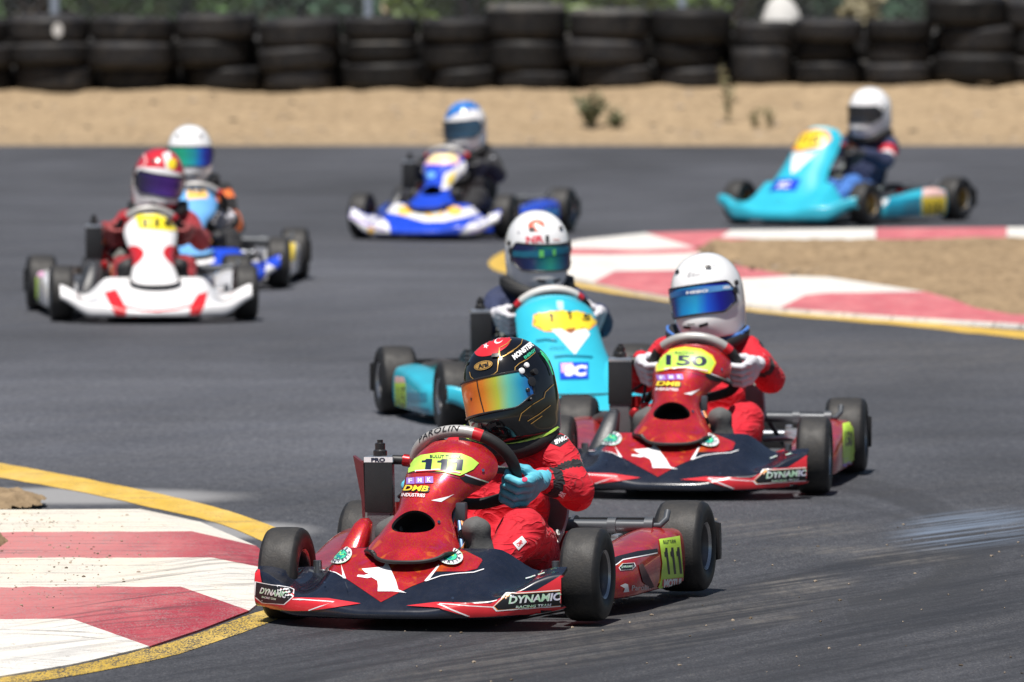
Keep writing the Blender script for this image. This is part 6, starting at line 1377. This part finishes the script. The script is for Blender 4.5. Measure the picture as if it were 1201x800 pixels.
Q = cr(10, 130, 2.964); d = Decal(k4['helmet']); d.poly(Q((450, 195), (540, 200), (620, 225), (640, 320), (440, 330), (430, 240)), white_b, 2); d.poly(Q((535, 150), (560, 140), (575, 200), (548, 205)), white_b, 1); d.ell(Q((568, 185))[0], 5.5, 6.5, yel, 20, 1); d.line(Q((470, 150), (480, 175), (465, 200)), 2, M('pink_pale', (.75, .45, .45), .4), 1); d.build('sticker')
Q = cr(20, 220, 4.003); d = Decal(k4['pods'][-1]); d.poly(Q((62, 420), (100, 420), (100, 560), (60, 550)), lime2, 2); d.build('number_plate'); d = Decal(k4['pods'][-1]); d.poly(Q((62, 360), (130, 360), (125, 420), (62, 420)), M('pink_sticker', (.75, .40, .60), .4), 2); d.build('sticker')
# --- the kart behind it
Q = cr(170, 130, 3.635); d = Decal(k5['panel_o']); d.poly(Q((175, 285), (265, 285), (268, 372), (180, 378)), orange_pl, 2); d.text(Q((222, 340))[0], '12', 7, 14, ink, 0, 0, .05); d.build('number_plate', 'orange yellow plate')
d = Decal(k5['nose_o']); d.poly(Q((185, 650), (220, 615), (290, 620), (300, 640), (240, 670), (190, 668)), white_b, 2); d.poly(Q((520, 650), (560, 670), (545, 720), (510, 690)), white_b, 2); d.build('sticker')
d = Decal(k5['pods'][1]); d.poly(Q((570, 560), (640, 550), (640, 640), (570, 640)), yel, 2); d.build('sticker')
# --- blue kart
Q = cr(390, 100, 4.0); d = Decal(k6['panel_o']); d.poly(Q((425, 312), (600, 300), (594, 372), (436, 374)), M('pink_sticker', (.75, .40, .60), .4), 2); d.poly(Q((436, 326), (590, 316), (586, 360), (442, 364)), M('plate_cream', (.80, .66, .32), .4), 2); d.poly(Q((378, 482), (396, 400), (432, 372), (428, 420), (410, 490)), white_b, 2); d.poly(Q((508, 492), (522, 420), (590, 375), (640, 340), (622, 400), (555, 485)), white_b, 2)
d.poly(Q((530, 470), (545, 425), (580, 400), (560, 460)), yel, 2); d.poly(Q((385, 460), (400, 415), (412, 410), (400, 470)), yel, 2); d.ell(Q((463, 422))[0], 5, 4, sky_b, 0, 1); d.build('sticker')
d = Decal(k6['nose_o']); d.poly(Q((243, 555), (320, 555), (430, 598), (520, 598), (665, 568), (690, 606), (520, 642), (430, 642), (330, 612), (250, 596)), white_b, 2)
for x, y, a in ((340, 588, 9), (478, 602, 11), (572, 590, 9)): d.ell(Q((x, y))[0], a, 5.5, M('sticker_amber', (.85, .50, .10), .35), 0, 1.5)
d.ell(Q((482, 602))[0], 6, 3.5, white_b, 0, 1); d.poly(Q((62, 610), (110, 545), (200, 590), (262, 650), (276, 706), (150, 696), (80, 660)), white_b, 2); d.line(Q((70, 605), (150, 650), (250, 680)), 1.6, purple, 2); d.poly(Q((590, 700), (640, 650), (720, 612), (850, 580), (850, 640), (780, 728), (620, 728)), white_b, 2); d.line(Q((640, 690), (740, 660), (840, 620)), 1.6, purple, 2); d.ell(Q((182, 680))[0], 4, 4, M('sticker_amber', (.85, .50, .10), .35), 0, 1); d.ell(Q((690, 706))[0], 5, 4, M('sticker_amber', (.85, .50, .10), .35), 0, 1); d.build('sticker')
d = Decal(k6['helmet']); d.poly(Q((520, 150), (540, 90), (610, 68), (680, 85), (690, 115), (640, 112), (570, 140), (540, 160)), sh_blue, 2); d.build('sticker'); 
# --- far cyan kart
Q = cr(810, 80, 3.246); m_ = MB(); ps = PANEL['tall']
ps.poly(m_, [(-.80, .66), (-.86, .78), (-.55, .90), (.0, .93), (.45, .90), (.62, .80), (.40, .68), (-.2, .62)], 1, .0010, .05); ps.poly(m_, [(-.62, .70), (-.70, .79), (-.35, .87), (.2, .88), (.45, .79), (.25, .70), (-.2, .66)], 0, .0014, .05)
ps.poly(m_, [(-.55, .62), (-.30, .60), (.10, .60), (.34, .63), (.02, .40), (-.14, .36)], 2, .0012, .05); ps.poly(m_, [(-.5, .965), (-.2, .93), (.5, .93), (.7, .96), (.2, .99)], 4, .0016, .05); ps.poly(m_, [(-.56, .16), (.20, .16), (.20, .31), (-.56, .31)], 3, .0012, .05); ps.text(m_, (-.18, .235), 'SC', .055, 2, .0018, 0, 1, .05)
ps.text(m_, (-.08, .775), '115', .06, 5, .0020, 0, 1, .03, 0, 1.2); merge_into(k7['panel_o'], m_, [yel, org, white_b, blue_b, cyan_l, ink])
d = Decal(k7['pods'][1]); d.poly(Q((880, 488), (972, 485), (968, 588), (880, 588)), yel, 2); d.text(Q((925, 536))[0], '115', 14, 18, ink, 0, 0, .03); d.build('number_plate'); d = Decal(k7['pods'][1]); d.poly(Q((750, 500), (875, 490), (870, 588), (770, 588), (745, 550)), cyan_d, 2); d.poly(Q((885, 455), (968, 455), (970, 488), (882, 490)), M('sticker_pinkwhite', (.7, .45, .42), .4), 2); d.poly(Q((722, 490), (760, 470), (750, 510), (728, 530)), white_b, 2); d.build('sticker')
d = Decal(k7['nose_o']); d.ell(Q((380, 466))[0], 5, 5, cyan_l, 0, 1); d.build('sticker')
